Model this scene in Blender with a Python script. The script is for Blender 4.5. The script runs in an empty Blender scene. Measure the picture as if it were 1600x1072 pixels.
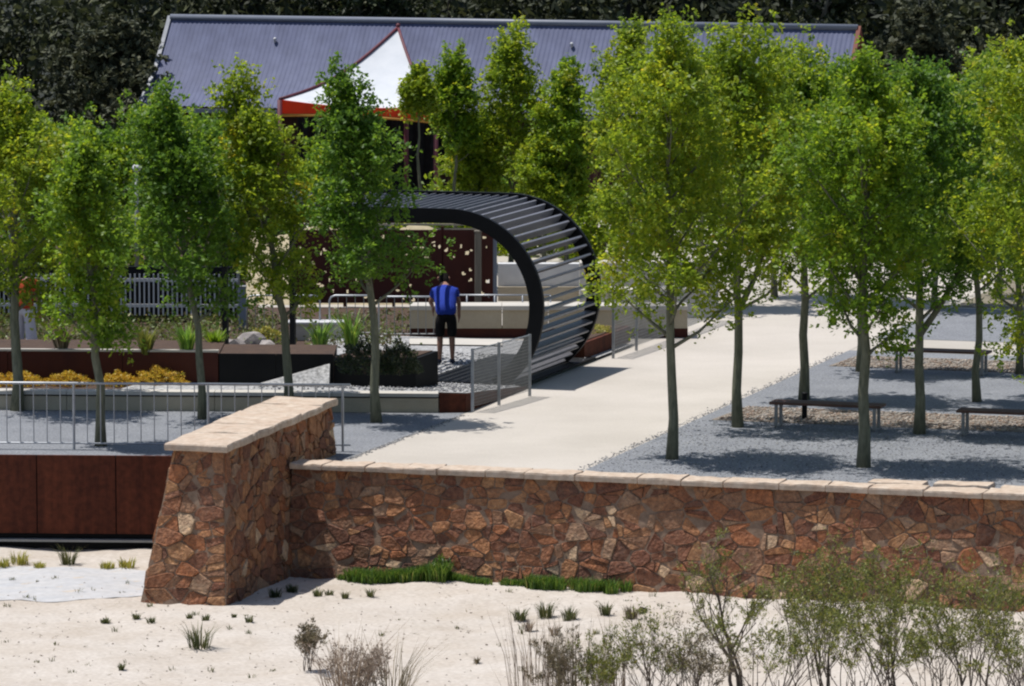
import bpy, bmesh, math, random
import numpy as np
from mathutils import Vector, Matrix, Quaternion

# ------------------------------------------------------------------ camera, sky, sun, exposure
scene = bpy.context.scene
COL = scene.collection
F_PX, CAM_H, HORIZON = 7900.0, 10.2, -350.0
PITCH = math.atan((536 - HORIZON) / F_PX)
cam_data = bpy.data.cameras.new('camera')
cam = bpy.data.objects.new('camera', cam_data)
COL.objects.link(cam)
cam.location = (0, 0, CAM_H)
cam.rotation_euler = (math.pi / 2 - PITCH, 0, 0)
cam_data.sensor_width = 36
cam_data.lens = F_PX / 1600 * 36
cam_data.clip_start = 1
cam_data.clip_end = 6000
scene.camera = cam

SUN = Vector((-0.31, 0.10, 0.945)).normalized()
world = bpy.data.worlds.new('World')
scene.world = world
world.use_nodes = True
wn = world.node_tree.nodes
sky = wn.new('ShaderNodeTexSky')
sky.sky_type = 'NISHITA'
sky.sun_disc = False
sky.sun_elevation = math.asin(SUN.z)
sky.sun_rotation = math.atan2(SUN.x, SUN.y)
world.node_tree.links.new(sky.outputs[0], wn['Background'].inputs[0])
wn['Background'].inputs[1].default_value = 0.09
sl = bpy.data.lights.new('sun', 'SUN')
sl.energy = 4.2
sl.angle = math.radians(0.5)
sl.color = (1.0, 0.965, 0.915)
so = bpy.data.objects.new('sun', sl)
COL.objects.link(so)
so.location = (-20, 60, 60)
so.rotation_euler = SUN.to_track_quat('Z', 'Y').to_euler()
scene.view_settings.view_transform = 'Standard'
scene.view_settings.look = 'None'
scene.view_settings.exposure = 0.45
scene.view_settings.gamma = 1.0
scene.render.engine = 'CYCLES'
scene.cycles.use_denoising = True
scene.cycles.filter_width = 2.2
scene.cycles.max_bounces = 8
scene.cycles.transparent_max_bounces = 8

# ------------------------------------------------------------------ geometry of the place
TH = math.radians(17.5)          # the paved grid is turned this much against the view axis
QX, QY = math.cos(TH), -math.sin(TH)      # across the path
PX, PY = math.sin(TH), math.cos(TH)       # along the path


def W(u, v, z=0.0):
    return Vector((u * QX + v * PX, u * QY + v * PY, z))


def ray(x, y):
    a, b = (x - 800) / F_PX, -(y - 536) / F_PX
    return Vector((a, math.cos(PITCH) + b * math.sin(PITCH), -math.sin(PITCH) + b * math.cos(PITCH)))


def G(x, y, z=0.0):
    """where the sight line through a photo point meets height z"""
    d = ray(x, y)
    return Vector((0, 0, CAM_H)) + d * ((z - CAM_H) / d.z)


def at(x, y, Y):
    """the same sight line at distance Y"""
    d = ray(x, y)
    return Vector((0, 0, CAM_H)) + d * (Y / d.y)


rnd = random.Random(7)
ORG = {}


def tag(o, label=None, cat=None, group=None, kind=None):
    if label: o['label'] = label
    if cat: o['category'] = cat
    if group: o['group'] = group
    if kind: o['kind'] = kind
    return o


def empty(name, loc, label=None, cat=None, group=None):
    o = bpy.data.objects.new(name, None)
    o.empty_display_size = 0.2
    COL.objects.link(o)
    o.location = loc
    ORG[o.name] = Vector(loc)
    return tag(o, label, cat, group)


def link_mesh(name, me, mat, parent=None, loc=None, rot=None):
    o = bpy.data.objects.new(name, me)
    COL.objects.link(o)
    if mat is not None and len(me.materials) == 0:
        me.materials.append(mat)
    if parent is not None:
        o.parent = parent
    if loc is not None:
        o.location = loc
    if rot is not None:
        o.rotation_euler = rot
    ORG[o.name] = ORG.get(parent.name, Vector()) + (Vector(loc) if loc is not None else Vector()) if parent else Vector()
    return o


class MB:
    """collects shapes and links them as one mesh object"""
    def __init__(s):
        s.v, s.f = [], []

    def quad(s, a, b, c, d):
        n = len(s.v)
        s.v += [tuple(a), tuple(b), tuple(c), tuple(d)]
        s.f.append((n, n + 1, n + 2, n + 3))
        return s

    def poly(s, pts):
        n = len(s.v)
        s.v += [tuple(p) for p in pts]
        s.f.append(tuple(range(n, n + len(pts))))
        return s

    def hexa(s, p):
        """8 corners: bottom 4 (ccw) then top 4"""
        n = len(s.v)
        s.v += [tuple(q) for q in p]
        for f in ((3, 2, 1, 0), (4, 5, 6, 7), (0, 1, 5, 4), (1, 2, 6, 5), (2, 3, 7, 6), (3, 0, 4, 7)):
            s.f.append(tuple(n + i for i in f))
        return s

    def box(s, c, sx, sy, sz, ax=None, ay=None, bev=0.0):
        """centre, sizes, optional horizontal axes"""
        ax = Vector(ax or (1, 0, 0)); ay = Vector(ay or (-ax.y, ax.x, 0)); az = ax.cross(ay).normalized()
        c = Vector(c)
        if bev <= 0:
            P = [c + ax * (i * sx / 2) + ay * (j * sy / 2) + az * (k * sz / 2)
                 for k in (-1, 1) for i, j in ((-1, -1), (1, -1), (1, 1), (-1, 1))]
            return s.hexa(P)
        # chamfered box
        n = len(s.v); b = bev
        idx = {}
        for i in (-1, 1):
            for j in (-1, 1):
                for k in (-1, 1):
                    for w in range(3):
                        d = [sx / 2, sy / 2, sz / 2]
                        for q in range(3):
                            if q != w: d[q] -= b
                        idx[(i, j, k, w)] = len(s.v)
                        s.v.append(tuple(c + ax * (i * d[0]) + ay * (j * d[1]) + az * (k * d[2])))
        fs = []
        for w in range(3):
            for sgn in (-1, 1):
                o = [q for q in range(3) if q != w]
                lp = []
                for a_, b_ in ((-1, -1), (1, -1), (1, 1), (-1, 1)):
                    k = [0, 0, 0]; k[w] = sgn; k[o[0]] = a_; k[o[1]] = b_
                    lp.append(idx[(k[0], k[1], k[2], w)])
                fs.append(lp)
        for w in range(3):
            o = [q for q in range(3) if q != w]
            for a_ in (-1, 1):
                for b_ in (-1, 1):
                    k1 = [0, 0, 0]; k1[w] = -1; k1[o[0]] = a_; k1[o[1]] = b_
                    k2 = list(k1); k2[w] = 1
                    fs.append([idx[(*k1, o[0])], idx[(*k2, o[0])], idx[(*k2, o[1])], idx[(*k1, o[1])]])
        for i in (-1, 1):
            for j in (-1, 1):
                for k in (-1, 1):
                    fs.append([idx[(i, j, k, 0)], idx[(i, j, k, 1)], idx[(i, j, k, 2)]])
        cc = c
        for f in fs:
            p = [Vector(s.v[q]) for q in f]
            nn = (p[1] - p[0]).cross(p[2] - p[0])
            m = sum(p, Vector()) / len(p)
            if nn.dot(m - cc) < 0: f.reverse()
            s.f.append(tuple(f))
        return s

    def tube(s, pts, rad, n=6, cap=True):
        pts = [Vector(p) for p in pts]
        if not hasattr(rad, '__len__'): rad = [rad] * len(pts)
        base = len(s.v)
        ref = None
        for i, p in enumerate(pts):
            t = (pts[min(i + 1, len(pts) - 1)] - pts[max(i - 1, 0)])
            t = t.normalized() if t.length > 1e-9 else Vector((0, 0, 1))
            if ref is None:
                ref = t.cross(Vector((0.3, 1, 0.1))).normalized()
            a = (ref - t * ref.dot(t)).normalized(); ref = a
            b = t.cross(a)
            for k in range(n):
                an = 2 * math.pi * k / n
                s.v.append(tuple(p + (a * math.cos(an) + b * math.sin(an)) * rad[i]))
        for i in range(len(pts) - 1):
            for k in range(n):
                k2 = (k + 1) % n
                s.f.append((base + i * n + k, base + i * n + k2, base + (i + 1) * n + k2, base + (i + 1) * n + k))
        if cap:
            s.f.append(tuple(base + k for k in reversed(range(n))))
            s.f.append(tuple(base + (len(pts) - 1) * n + k for k in range(n)))
        return s

    def mesh(s, name, org=Vector(), smooth=False):
        me = bpy.data.meshes.new(name)
        me.from_pydata([(x - org.x, y - org.y, z - org.z) for x, y, z in s.v], [], s.f)
        if smooth:
            me.polygons.foreach_set('use_smooth', [True] * len(me.polygons))
        me.update()
        return me

    def build(s, name, mat, parent=None, smooth=False, origin=None):
        """verts are in world space; a top-level mesh gets `origin` as its base"""
        if parent is not None:
            return link_mesh(name, s.mesh(name, ORG[parent.name], smooth), mat, parent)
        org = Vector(origin) if origin is not None else Vector()
        o = link_mesh(name, s.mesh(name, org, smooth), mat)
        o.location = org; ORG[o.name] = org
        return o


def fast_mesh(name, V, F, smooth=False):
    """numpy verts (n,3), quads or tris (m,k)"""
    me = bpy.data.meshes.new(name)
    V = np.asarray(V, dtype=np.float32); F = np.asarray(F, dtype=np.int32)
    k = F.shape[1]
    me.vertices.add(len(V)); me.vertices.foreach_set('co', V.ravel())
    me.loops.add(F.size); me.loops.foreach_set('vertex_index', F.ravel())
    me.polygons.add(len(F))
    me.polygons.foreach_set('loop_start', np.arange(0, F.size, k, dtype=np.int32))
    if smooth:
        me.polygons.foreach_set('use_smooth', np.ones(len(F), dtype=bool))
    me.update(calc_edges=True)
    me.validate()
    return me


# ------------------------------------------------------------------ materials
def new_mat(name):
    m = bpy.data.materials.new(name)
    m.use_nodes = True
    nt = m.node_tree
    return m, nt, nt.nodes['Principled BSDF']


def ramp(nt, stops, interp='LINEAR'):
    r = nt.nodes.new('ShaderNodeValToRGB')
    e = r.color_ramp
    e.interpolation = interp
    while len(e.elements) < len(stops): e.elements.new(0.5)
    for i, (p, c) in enumerate(stops):
        e.elements[i].position = p
        e.elements[i].color = (*c, 1)
    return r


ALB = 0.735        # the photograph is exposed a little bright: base colours sit lower


def M(name, c1, c2=None, scale=4.0, rough=0.8, bump=0.0, bscale=60.0, metal=0.0, stretch=(1, 1, 1),
      speck=None, speck_scale=80.0, lo=0.35, hi=0.65, spec=0.35):
    if c2 is None: c2 = tuple(x * 0.8 for x in c1)
    c1 = tuple(x * ALB for x in c1); c2 = tuple(x * ALB for x in c2)
    m, nt, b = new_mat(name)
    L = nt.links.new
    b.inputs['Roughness'].default_value = rough
    b.inputs['Metallic'].default_value = metal
    b.inputs['Specular IOR Level'].default_value = spec
    geo = nt.nodes.new('ShaderNodeNewGeometry')
    mp = nt.nodes.new('ShaderNodeMapping')
    mp.inputs['Scale'].default_value = stretch
    L(geo.outputs['Position'], mp.inputs['Vector'])
    no = nt.nodes.new('ShaderNodeTexNoise')
    no.inputs['Scale'].default_value = scale
    no.inputs['Detail'].default_value = 8
    no.inputs['Roughness'].default_value = 0.65
    L(mp.outputs[0], no.inputs['Vector'])
    r = ramp(nt, [(lo, c1), (hi, c2)])
    L(no.outputs[0], r.inputs[0])
    out = r.outputs[0]
    if speck:
        n2 = nt.nodes.new('ShaderNodeTexNoise')
        n2.inputs['Scale'].default_value = speck_scale
        n2.inputs['Detail'].default_value = 3
        L(geo.outputs['Position'], n2.inputs['Vector'])
        r2 = ramp(nt, [(0.3, speck[0]), (0.7, speck[1])])
        L(n2.outputs[0], r2.inputs[0])
        mx = nt.nodes.new('ShaderNodeMix')
        mx.data_type = 'RGBA'; mx.blend_type = 'MULTIPLY'
        mx.inputs[0].default_value = 1.0
        L(out, mx.inputs[6]); L(r2.outputs[0], mx.inputs[7])
        out = mx.outputs[2]
    L(out, b.inputs['Base Color'])
    if bump > 0:
        n3 = nt.nodes.new('ShaderNodeTexNoise')
        n3.inputs['Scale'].default_value = bscale
        n3.inputs['Detail'].default_value = 5
        L(mp.outputs[0], n3.inputs['Vector'])
        bp = nt.nodes.new('ShaderNodeBump')
        bp.inputs['Strength'].default_value = bump
        bp.inputs['Distance'].default_value = 0.02
        L(n3.outputs[0], bp.inputs['Height'])
        L(bp.outputs[0], b.inputs['Normal'])
    return m


def leaf_mat(name, stops, transl=0.35, rough=0.5, tcol=None, patch=0.0):
    if transl == 0 or 'wood' in name or 'tuft' in name or 'dry' in name or name in ('grass',):
        stops = [(q, tuple(x * ALB for x in c)) for q, c in stops]
    m, nt, b = new_mat(name)
    L = nt.links.new
    geo = nt.nodes.new('ShaderNodeNewGeometry')
    fac = geo.outputs['Random Per Island']
    if patch > 0:     # flushes of young growth, patch by patch
        no = nt.nodes.new('ShaderNodeTexNoise'); no.inputs['Scale'].default_value = 1.6; no.inputs['Detail'].default_value = 2
        L(geo.outputs['Position'], no.inputs['Vector'])
        ma = nt.nodes.new('ShaderNodeMath'); ma.operation = 'MULTIPLY_ADD'
        L(no.outputs[0], ma.inputs[0]); ma.inputs[1].default_value = patch * 4; ma.inputs[2].default_value = .24 - patch * 2
        m5 = nt.nodes.new('ShaderNodeMath'); m5.operation = 'MULTIPLY'; L(fac, m5.inputs[0]); m5.inputs[1].default_value = .52; fac = m5.outputs[0]
        ad = nt.nodes.new('ShaderNodeMath'); ad.operation = 'ADD'; ad.use_clamp = True
        L(ma.outputs[0], ad.inputs[0]); L(fac, ad.inputs[1]); fac = ad.outputs[0]
    r = ramp(nt, stops)
    L(fac, r.inputs[0])
    L(r.outputs[0], b.inputs['Base Color'])
    b.inputs['Roughness'].default_value = rough
    b.inputs['Specular IOR Level'].default_value = 0.4
    t = nt.nodes.new('ShaderNodeBsdfTranslucent')
    hs = nt.nodes.new('ShaderNodeHueSaturation')
    hs.inputs['Hue'].default_value = 0.485
    hs.inputs['Saturation'].default_value = 1.0
    hs.inputs['Value'].default_value = 1.55
    L(r.outputs[0], hs.inputs['Color'])
    L(hs.outputs[0], t.inputs[0])
    mx = nt.nodes.new('ShaderNodeMixShader')
    mx.inputs[0].default_value = transl
    L(b.outputs[0], mx.inputs[1]); L(t.outputs[0], mx.inputs[2])
    L(mx.outputs[0], nt.nodes['Material Output'].inputs['Surface'])
    return m


STONES = [(0.0, (.215, .105, .062)), (.12, (.125, .062, .048)), (.22, (.30, .165, .088)), (.33, (.165, .085, .060)),
          (.45, (.26, .115, .058)), (.55, (.195, .130, .092)), (.65, (.105, .060, .050)), (.73, (.25, .15, .092)),
          (.82, (.33, .205, .115)), (.90, (.28, .215, .16)), (.965, (.50, .42, .31))]


def stone_mat(name, per_island):
    m, nt, b = new_mat(name)
    L = nt.links.new
    geo = nt.nodes.new('ShaderNodeNewGeometry')
    if per_island: src = geo.outputs['Random Per Island']
    else:
        oi = nt.nodes.new('ShaderNodeObjectInfo'); src = oi.outputs['Random']
    r = ramp(nt, [(q, tuple(x * ALB * k_ for x, k_ in zip(c, (1.46, 1.40, 1.34)))) for q, c in STONES], 'CONSTANT')
    L(src, r.inputs[0])
    no = nt.nodes.new('ShaderNodeTexNoise')
    no.inputs['Scale'].default_value = 13; no.inputs['Detail'].default_value = 9; no.inputs['Roughness'].default_value = .7
    L(geo.outputs['Position'], no.inputs['Vector'])
    r2 = ramp(nt, [(.28, (.42, .34, .32)), (.42, (.8, .7, .64)), (.55, (1.1, 1.0, .9)), (.72, (1.75, 1.5, 1.2))])
    L(no.outputs[0], r2.inputs[0])
    n5 = nt.nodes.new('ShaderNodeTexNoise'); n5.inputs['Scale'].default_value = 7; n5.inputs['Detail'].default_value = 6; n5.inputs['Roughness'].default_value = .7
    L(geo.outputs['Position'], n5.inputs['Vector'])
    r5 = ramp(nt, [(q * .6 + .22, tuple(x * ALB * k_ for x, k_ in zip(c, (1.46, 1.40, 1.34)))) for q, c in STONES])
    L(n5.outputs[0], r5.inputs[0])
    m5 = nt.nodes.new('ShaderNodeMix'); m5.data_type = 'RGBA'; m5.inputs[0].default_value = .30
    L(r.outputs[0], m5.inputs[6]); L(r5.outputs[0], m5.inputs[7])
    mx = nt.nodes.new('ShaderNodeMix'); mx.data_type = 'RGBA'; mx.blend_type = 'MULTIPLY'; mx.inputs[0].default_value = 1
    L(m5.outputs[2], mx.inputs[6]); L(r2.outputs[0], mx.inputs[7])
    L(mx.outputs[2], b.inputs['Base Color'])
    b.inputs['Roughness'].default_value = .85
    b.inputs['Specular IOR Level'].default_value = .25
    n3 = nt.nodes.new('ShaderNodeTexNoise'); n3.inputs['Scale'].default_value = 22; n3.inputs['Detail'].default_value = 8
    L(geo.outputs['Position'], n3.inputs['Vector'])
    bp = nt.nodes.new('ShaderNodeBump'); bp.inputs['Strength'].default_value = .9; bp.inputs['Distance'].default_value = .04
    L(n3.outputs[0], bp.inputs['Height']); L(bp.outputs[0], b.inputs['Normal'])
    return m


mt = {}
mt['sand'] = M('sand', (.545, .485, .42), (.62, .57, .515), scale=.8, rough=.95, bump=.8, bscale=7, lo=.36, hi=.6, speck=((.84, .82, .8), (1.04, 1.03, 1.02)), speck_scale=16, spec=.1)
mt['ground'] = M('ground', (.30, .24, .17), (.22, .18, .12), scale=.3, rough=1)
mt['paving'] = M('paving', (.52, .48, .43), (.46, .425, .375), scale=.6, rough=.9, bump=.1, speck=((.93, .93, .93), (1.05, 1.05, 1.05)), speck_scale=30, spec=.2)
mt['path'] = M('path', (.60, .55, .495), (.505, .462, .41), scale=.28, rough=.9, bump=.1, speck=((.94, .94, .94), (1.05, 1.05, 1.05)), speck_scale=25, spec=.2)
mt['gravel'] = M('gravel', (.275, .285, .31), (.225, .235, .26), scale=1.2, rough=.95, bump=.7, bscale=50, speck=((.62, .62, .62), (1.3, 1.3, 1.28)), speck_scale=26, spec=.2)
mt['pebble_bed'] = M('pebble_bed', (.285, .235, .19), (.235, .215, .20), scale=3, rough=.95, bump=.8, bscale=35, speck=((.5, .5, .5), (1.45, 1.4, 1.3)), speck_scale=20)
mt['court'] = M('court', (.46, .455, .45), (.36, .36, .365), scale=3, rough=.95, bump=.7, bscale=30, speck=((.5, .5, .5), (1.4, 1.4, 1.4)), speck_scale=18)
mt['slab'] = M('slab', (.50, .505, .52), (.575, .56, .55), scale=1.3, rough=.9, bump=.1, stretch=(1, 3, 1), speck=((.88, .88, .88), (1.05, 1.05, 1.05)), speck_scale=9, spec=.2)
mt['stone'] = stone_mat('stone', False)
mt['stone_many'] = stone_mat('stone_many', True)
mt['mortar'] = M('mortar', (.34, .235, .165), (.22, .145, .10), scale=8, rough=.95, bump=.5)
mt['capstone'] = M('capstone', (.56, .43, .33), (.64, .54, .44), scale=5, rough=.9, bump=.6, bscale=18, speck=((.8, .78, .76), (1.08, 1.08, 1.08)), speck_scale=11, spec=.2)
mt['corten'] = M('corten', (.14, .04, .02), (.075, .022, .013), scale=2.6, rough=.85, bump=.15, stretch=(2, 2, .18), speck=((.7, .7, .7), (1.2, 1.15, 1.1)), speck_scale=12, spec=.2)
mt['corten_dark'] = M('corten_dark', (.10, .03, .02), (.065, .022, .018), scale=2, rough=.85, bump=.15, stretch=(1, 1, .4), spec=.2)
mt['black'] = M('black', (.008, .0085, .010), (.013, .013, .014), scale=2, rough=.7, spec=.15)
mt['pergola'] = M('pergola', (.007, .0075, .009), (.012, .0125, .015), scale=2, rough=.6, spec=.15)
mt['slat'] = M('slat', (.19, .19, .215), (.24, .24, .265), scale=2, rough=.45, stretch=(.3, 3, 3), spec=.5)
mt['cream'] = M('cream', (.55, .48, .36), (.48, .41, .30), scale=1.5, rough=.9, bump=.1, speck=((.9, .9, .9), (1.05, 1.05, 1.05)), spec=.2)
mt['pale'] = M('pale', (.62, .58, .52), (.55, .52, .47), scale=1.5, rough=.9, spec=.2)
mt['galv'] = M('galv', (.50, .52, .55), (.40, .42, .45), scale=6, rough=.45, metal=.6)
mt['galv_dull'] = M('galv_dull', (.34, .35, .35), (.28, .29, .29), scale=6, rough=.55, metal=.35)
mt['bluegrey'] = M('bluegrey', (.25, .29, .36), (.2, .24, .31), scale=4, rough=.6)
mt['white'] = M('white', (.74, .74, .74), (.66, .66, .67), scale=4, rough=.6)
mt['bench_wood'] = M('bench_wood', (.17, .08, .055), (.09, .045, .032), scale=8, rough=.65, stretch=(.3, 4, 4))
mt['bench_leg'] = M('bench_leg', (.36, .35, .34), (.28, .28, .28), scale=5, rough=.6, metal=.3)
mt['tan_post'] = M('tan_post', (.24, .21, .165), (.17, .15, .12), scale=5, rough=.85, stretch=(3, 3, .3))
mt['bark'] = M('bark', (.25, .245, .165), (.125, .13, .085), scale=9, rough=.9, bump=.6, bscale=30, stretch=(2, 2, .5))
mt['bark_pale'] = M('bark_pale', (.42, .39, .33), (.30, .27, .22), scale=6, rough=.9, bump=.3)
mt['twig'] = M('twig', (.16, .125, .10), (.09, .072, .06), scale=9, rough=.9)
mt['twig_pale'] = M('twig_pale', (.34, .27, .22), (.22, .17, .14), scale=9, rough=.9)
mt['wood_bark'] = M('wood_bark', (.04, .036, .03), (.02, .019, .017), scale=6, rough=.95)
mt['roof'] = M('roof', (.118, .136, .235), (.082, .096, .182), scale=1.1, rough=.6, spec=.2, stretch=(2.2, 1, .35), speck=((.85, .86, .88), (1.1, 1.1, 1.1)), speck_scale=3)
mt['ridge'] = M('ridge', (.22, .24, .29), (.18, .2, .25), scale=2, rough=.45)
mt['barge'] = M('barge', (.26, .28, .33), (.21, .23, .27), scale=2, rough=.5)
mt['barge_red'] = M('barge_red', (.24, .07, .04), (.18, .05, .03), scale=2, rough=.7)
mt['brown_wall'] = M('brown_wall', (.14, .055, .04), (.09, .04, .03), scale=3, rough=.85)
mt['glass_dark'] = M('glass_dark', (.015, .018, .02), (.02, .022, .025), scale=1, rough=.1, spec=.6)
mt['canvas'] = M('canvas', (.70, .72, .75), (.62, .65, .69), scale=2, rough=.75, spec=.15)
mt['maroon'] = M('maroon', (.16, .035, .05), (.11, .025, .035), scale=3, rough=.6)
mt['valance'] = leaf_mat('valance', [(0, (.72, .10, .025)), (1, (.66, .08, .02))], transl=.55, rough=.8)
mt['valance_trim'] = M('valance_trim', (.55, .30, .04), (.5, .2, .03), scale=4, rough=.7)
mt['blue_shirt'] = M('blue_shirt', (.025, .06, .42), (.02, .045, .33), scale=7, rough=.85, bump=.3, bscale=12, spec=.15)
mt['black_cloth'] = M('black_cloth', (.012, .011, .012), (.02, .019, .02), scale=7, rough=.9, bump=.3, bscale=12, spec=.1)
mt['skin'] = M('skin', (.36, .19, .13), (.31, .155, .105), scale=6, rough=.6)
mt['hair'] = M('hair', (.008, .007, .007), (.014, .011, .010), scale=20, rough=.9, spec=.08)
mt['shoe'] = M('shoe', (.03, .035, .07), (.02, .022, .045), scale=9, rough=.7)
mt['orange_cloth'] = M('orange_cloth', (.50, .09, .035), (.40, .06, .025), scale=7, rough=.85, spec=.1)
mt['white_cloth'] = M('white_cloth', (.66, .66, .72), (.58, .58, .66), scale=7, rough=.85, spec=.1)
mt['rock'] = M('rock', (.42, .38, .36), (.30, .27, .26), scale=4, rough=.9, bump=.6)
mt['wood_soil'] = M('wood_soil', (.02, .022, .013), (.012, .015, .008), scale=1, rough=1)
mt['bank'] = M('bank', (.52, .44, .30), (.34, .29, .18), scale=3, rough=1)
mt['grove'] = M('grove', (.30, .26, .20), (.16, .14, .09), scale=1.5, rough=1)
mt['soil'] = M('soil', (.10, .06, .04), (.065, .04, .03), scale=6, rough=1, bump=.8, bscale=25)
mt['pebbles'] = leaf_mat('pebbles', [(0, (.10, .10, .115)), (.35, (.24, .24, .26)), (.7, (.40, .40, .40)), (1, (.60, .59, .57))], transl=0, rough=.8)
mt['brown_pebbles'] = leaf_mat('brown_pebbles', [(0, (.14, .105, .08)), (.35, (.32, .215, .15)), (.6, (.30, .28, .26)), (1, (.54, .46, .38))], transl=0, rough=.8)

GREENS = [(0, (.060, .125, .010)), (.35, (.105, .20, .013)), (.62, (.165, .268, .015)), (.85, (.245, .32, .017)), (1, (.36, .365, .02))]
mt['leaf'] = leaf_mat('leaf', GREENS, transl=.52, patch=.35)
mt['leaf_gold'] = leaf_mat('leaf_gold', [(0, (.08, .145, .011)), (.35, (.145, .228, .014)), (.65, (.22, .295, .016)), (.9, (.325, .35, .019)), (1, (.44, .36, .024))], transl=.55, patch=.35)
mt['leaf_deep'] = leaf_mat('leaf_deep', [(0, (.042, .102, .010)), (.4, (.074, .162, .014)), (.75, (.122, .225, .017)), (1, (.21, .29, .022))], transl=.5, patch=.3)
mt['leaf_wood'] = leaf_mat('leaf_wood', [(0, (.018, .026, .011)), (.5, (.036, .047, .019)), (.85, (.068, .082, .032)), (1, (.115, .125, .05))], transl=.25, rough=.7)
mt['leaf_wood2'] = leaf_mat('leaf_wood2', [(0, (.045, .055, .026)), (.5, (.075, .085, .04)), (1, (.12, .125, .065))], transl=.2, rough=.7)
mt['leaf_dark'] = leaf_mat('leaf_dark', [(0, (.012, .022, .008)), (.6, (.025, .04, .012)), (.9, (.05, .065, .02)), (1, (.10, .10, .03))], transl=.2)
mt['leaf_bright'] = leaf_mat('leaf_bright', [(0, (.08, .17, .02)), (.5, (.13, .26, .03)), (1, (.28, .36, .05))], transl=.4)
mt['grass'] = leaf_mat('grass', [(0, (.045, .11, .016)), (.5, (.08, .18, .022)), (.9, (.16, .26, .03)), (1, (.32, .30, .08))], transl=.35)
mt['gold_plant'] = leaf_mat('gold_plant', [(0, (.30, .17, .015)), (.4, (.46, .30, .025)), (.8, (.58, .42, .04)), (1, (.36, .38, .04))], transl=.4)
mt['olive'] = leaf_mat('olive', [(0, (.06, .075, .018)), (.5, (.115, .14, .022)), (.85, (.19, .20, .03)), (1, (.26, .23, .06))], transl=.35)
mt['tuft_green'] = leaf_mat('tuft_green', [(0, (.05, .065, .02)), (.5, (.09, .115, .03)), (1, (.22, .2, .08))], transl=.25)
mt['tuft_yellow'] = leaf_mat('tuft_yellow', [(0, (.20, .22, .03)), (.5, (.36, .36, .05)), (1, (.58, .48, .10))], transl=.3)
mt['planting'] = leaf_mat('planting', [(0, (.05, .035, .02)), (.35, (.09, .075, .03)), (.6, (.07, .11, .02)), (.85, (.14, .18, .03)), (1, (.3, .26, .12))], transl=.3, patch=.4)
mt['litter'] = leaf_mat('litter', [(0, (.16, .12, .09)), (.5, (.34, .28, .23)), (1, (.55, .5, .44))], transl=0, rough=.9)
mt['dry'] = leaf_mat('dry', [(0, (.16, .11, .075)), (.5, (.28, .21, .15)), (1, (.42, .34, .24))], transl=.25)
mt['dry_olive'] = leaf_mat('dry_olive', [(0, (.10, .085, .05)), (.4, (.17, .145, .075)), (.8, (.27, .22, .13)), (1, (.36, .29, .2))], transl=.25)

# ------------------------------------------------------------------ the setting
me = MB().quad((-2500, -300, -2.2), (2500, -300, -2.2), (2500, 5000, -2.2), (-2500, 5000, -2.2))
tag(me.build('ground', mt['ground']), kind='structure')


def vnoise(x, y, s):
    return (math.sin(x * 1.3 * s + 1.7) * math.sin(y * 1.1 * s + .4) + .5 * math.sin(x * 2.9 * s + y * 1.7 * s) + .3 * math.sin(y * 5.1 * s - x * 3.3 * s))


def sand_z(x, y):
    return -1.4 + .03 * vnoise(x, y, .8) + .013 * vnoise(x + 9, y, 3.1) + .006 * vnoise(x, y + 4, 9.3)


nx, ny = 260, 220
X0, X1, Y0, Y1 = -26, 30, 44, 78
V = []
for j in range(ny + 1):
    for i in range(nx + 1):
        x = X0 + (X1 - X0) * i / nx; y = Y0 + (Y1 - Y0) * j / ny
        V.append((x, y, sand_z(x, y)))
Fq = [(j * (nx + 1) + i, j * (nx + 1) + i + 1, (j + 1) * (nx + 1) + i + 1, (j + 1) * (nx + 1) + i) for j in range(ny) for i in range(nx)]
so_ = link_mesh('sand', fast_mesh('sand', V, Fq, True), mt['sand'])
tag(so_, 'pale sandy ground in the foreground', kind='structure')


# retaining line on the left (nearly square to the view) and the stone wall on the right
def left_line(x, y0=75.55):     # Y of a left-garden line at X (these run 3 degrees off the view)
    return y0 - .055 * (x + 5.2)


def sheet(name, pts, z, mat, label=None, kind='structure'):
    mb = MB().poly([(p[0], p[1], z) for p in pts])
    return tag(mb.build(name, mat), label, kind=kind)


wl = W(-25.9, 70.15)
sheet('plaza', [(-80, left_line(-80) + .12, 0), (wl.x, left_line(wl.x) + .12, 0), W(-25.9, 69.3), W(40, 69.3), W(60, 140), (-90, 150, 0)], 0.0, mt['paving'], 'pale paved plaza around the garden')
u_l, u_r = -25.0, -21.24
sheet('path', [W(u_l, 69.25), W(u_r, 69.25), W(u_r, 120), W(u_l, 120)], .004, mt['path'], 'broad pale concrete path running away from the wall')
sheet('gravel_bed', [W(u_r, 69.25), W(8, 69.25), W(8, 87.4), W(u_r, 87.4)], .005, mt['gravel'], 'blue grey gravel under the trees right of the path')
sheet('far_gravel', [W(u_r, 89.5), W(8, 89.5), W(8, 95), W(u_r, 95)], .005, mt['gravel'], 'far strip of grey gravel beyond the cross path')
a0 = W(u_l - .02, 71.0)
sheet('left_gravel', [(-60, left_line(-60) + .1, 0), (-2.65, left_line(-2.65) + .1, 0), W(u_l - .02, 70.6), W(u_l - .02, 77.0), (-60, left_line(-60, 81.2), 0)], .005, mt['gravel'], 'grey gravel between the railing and the seat wall')
for k, (v0, v1) in enumerate(((77.15, 79.0), (84.9, 86.6))):
    sheet('pebble_strip', [W(-21.0, v0), W(8, v0 - .1), W(8, v1), W(-20.9, v1)], .012, mt['pebble_bed'], ['brown pebble strip behind the nearest benches', 'brown pebble strip behind the farther bench'][k])
V, Fq = [], []
npx, npy = 90, 12
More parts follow.
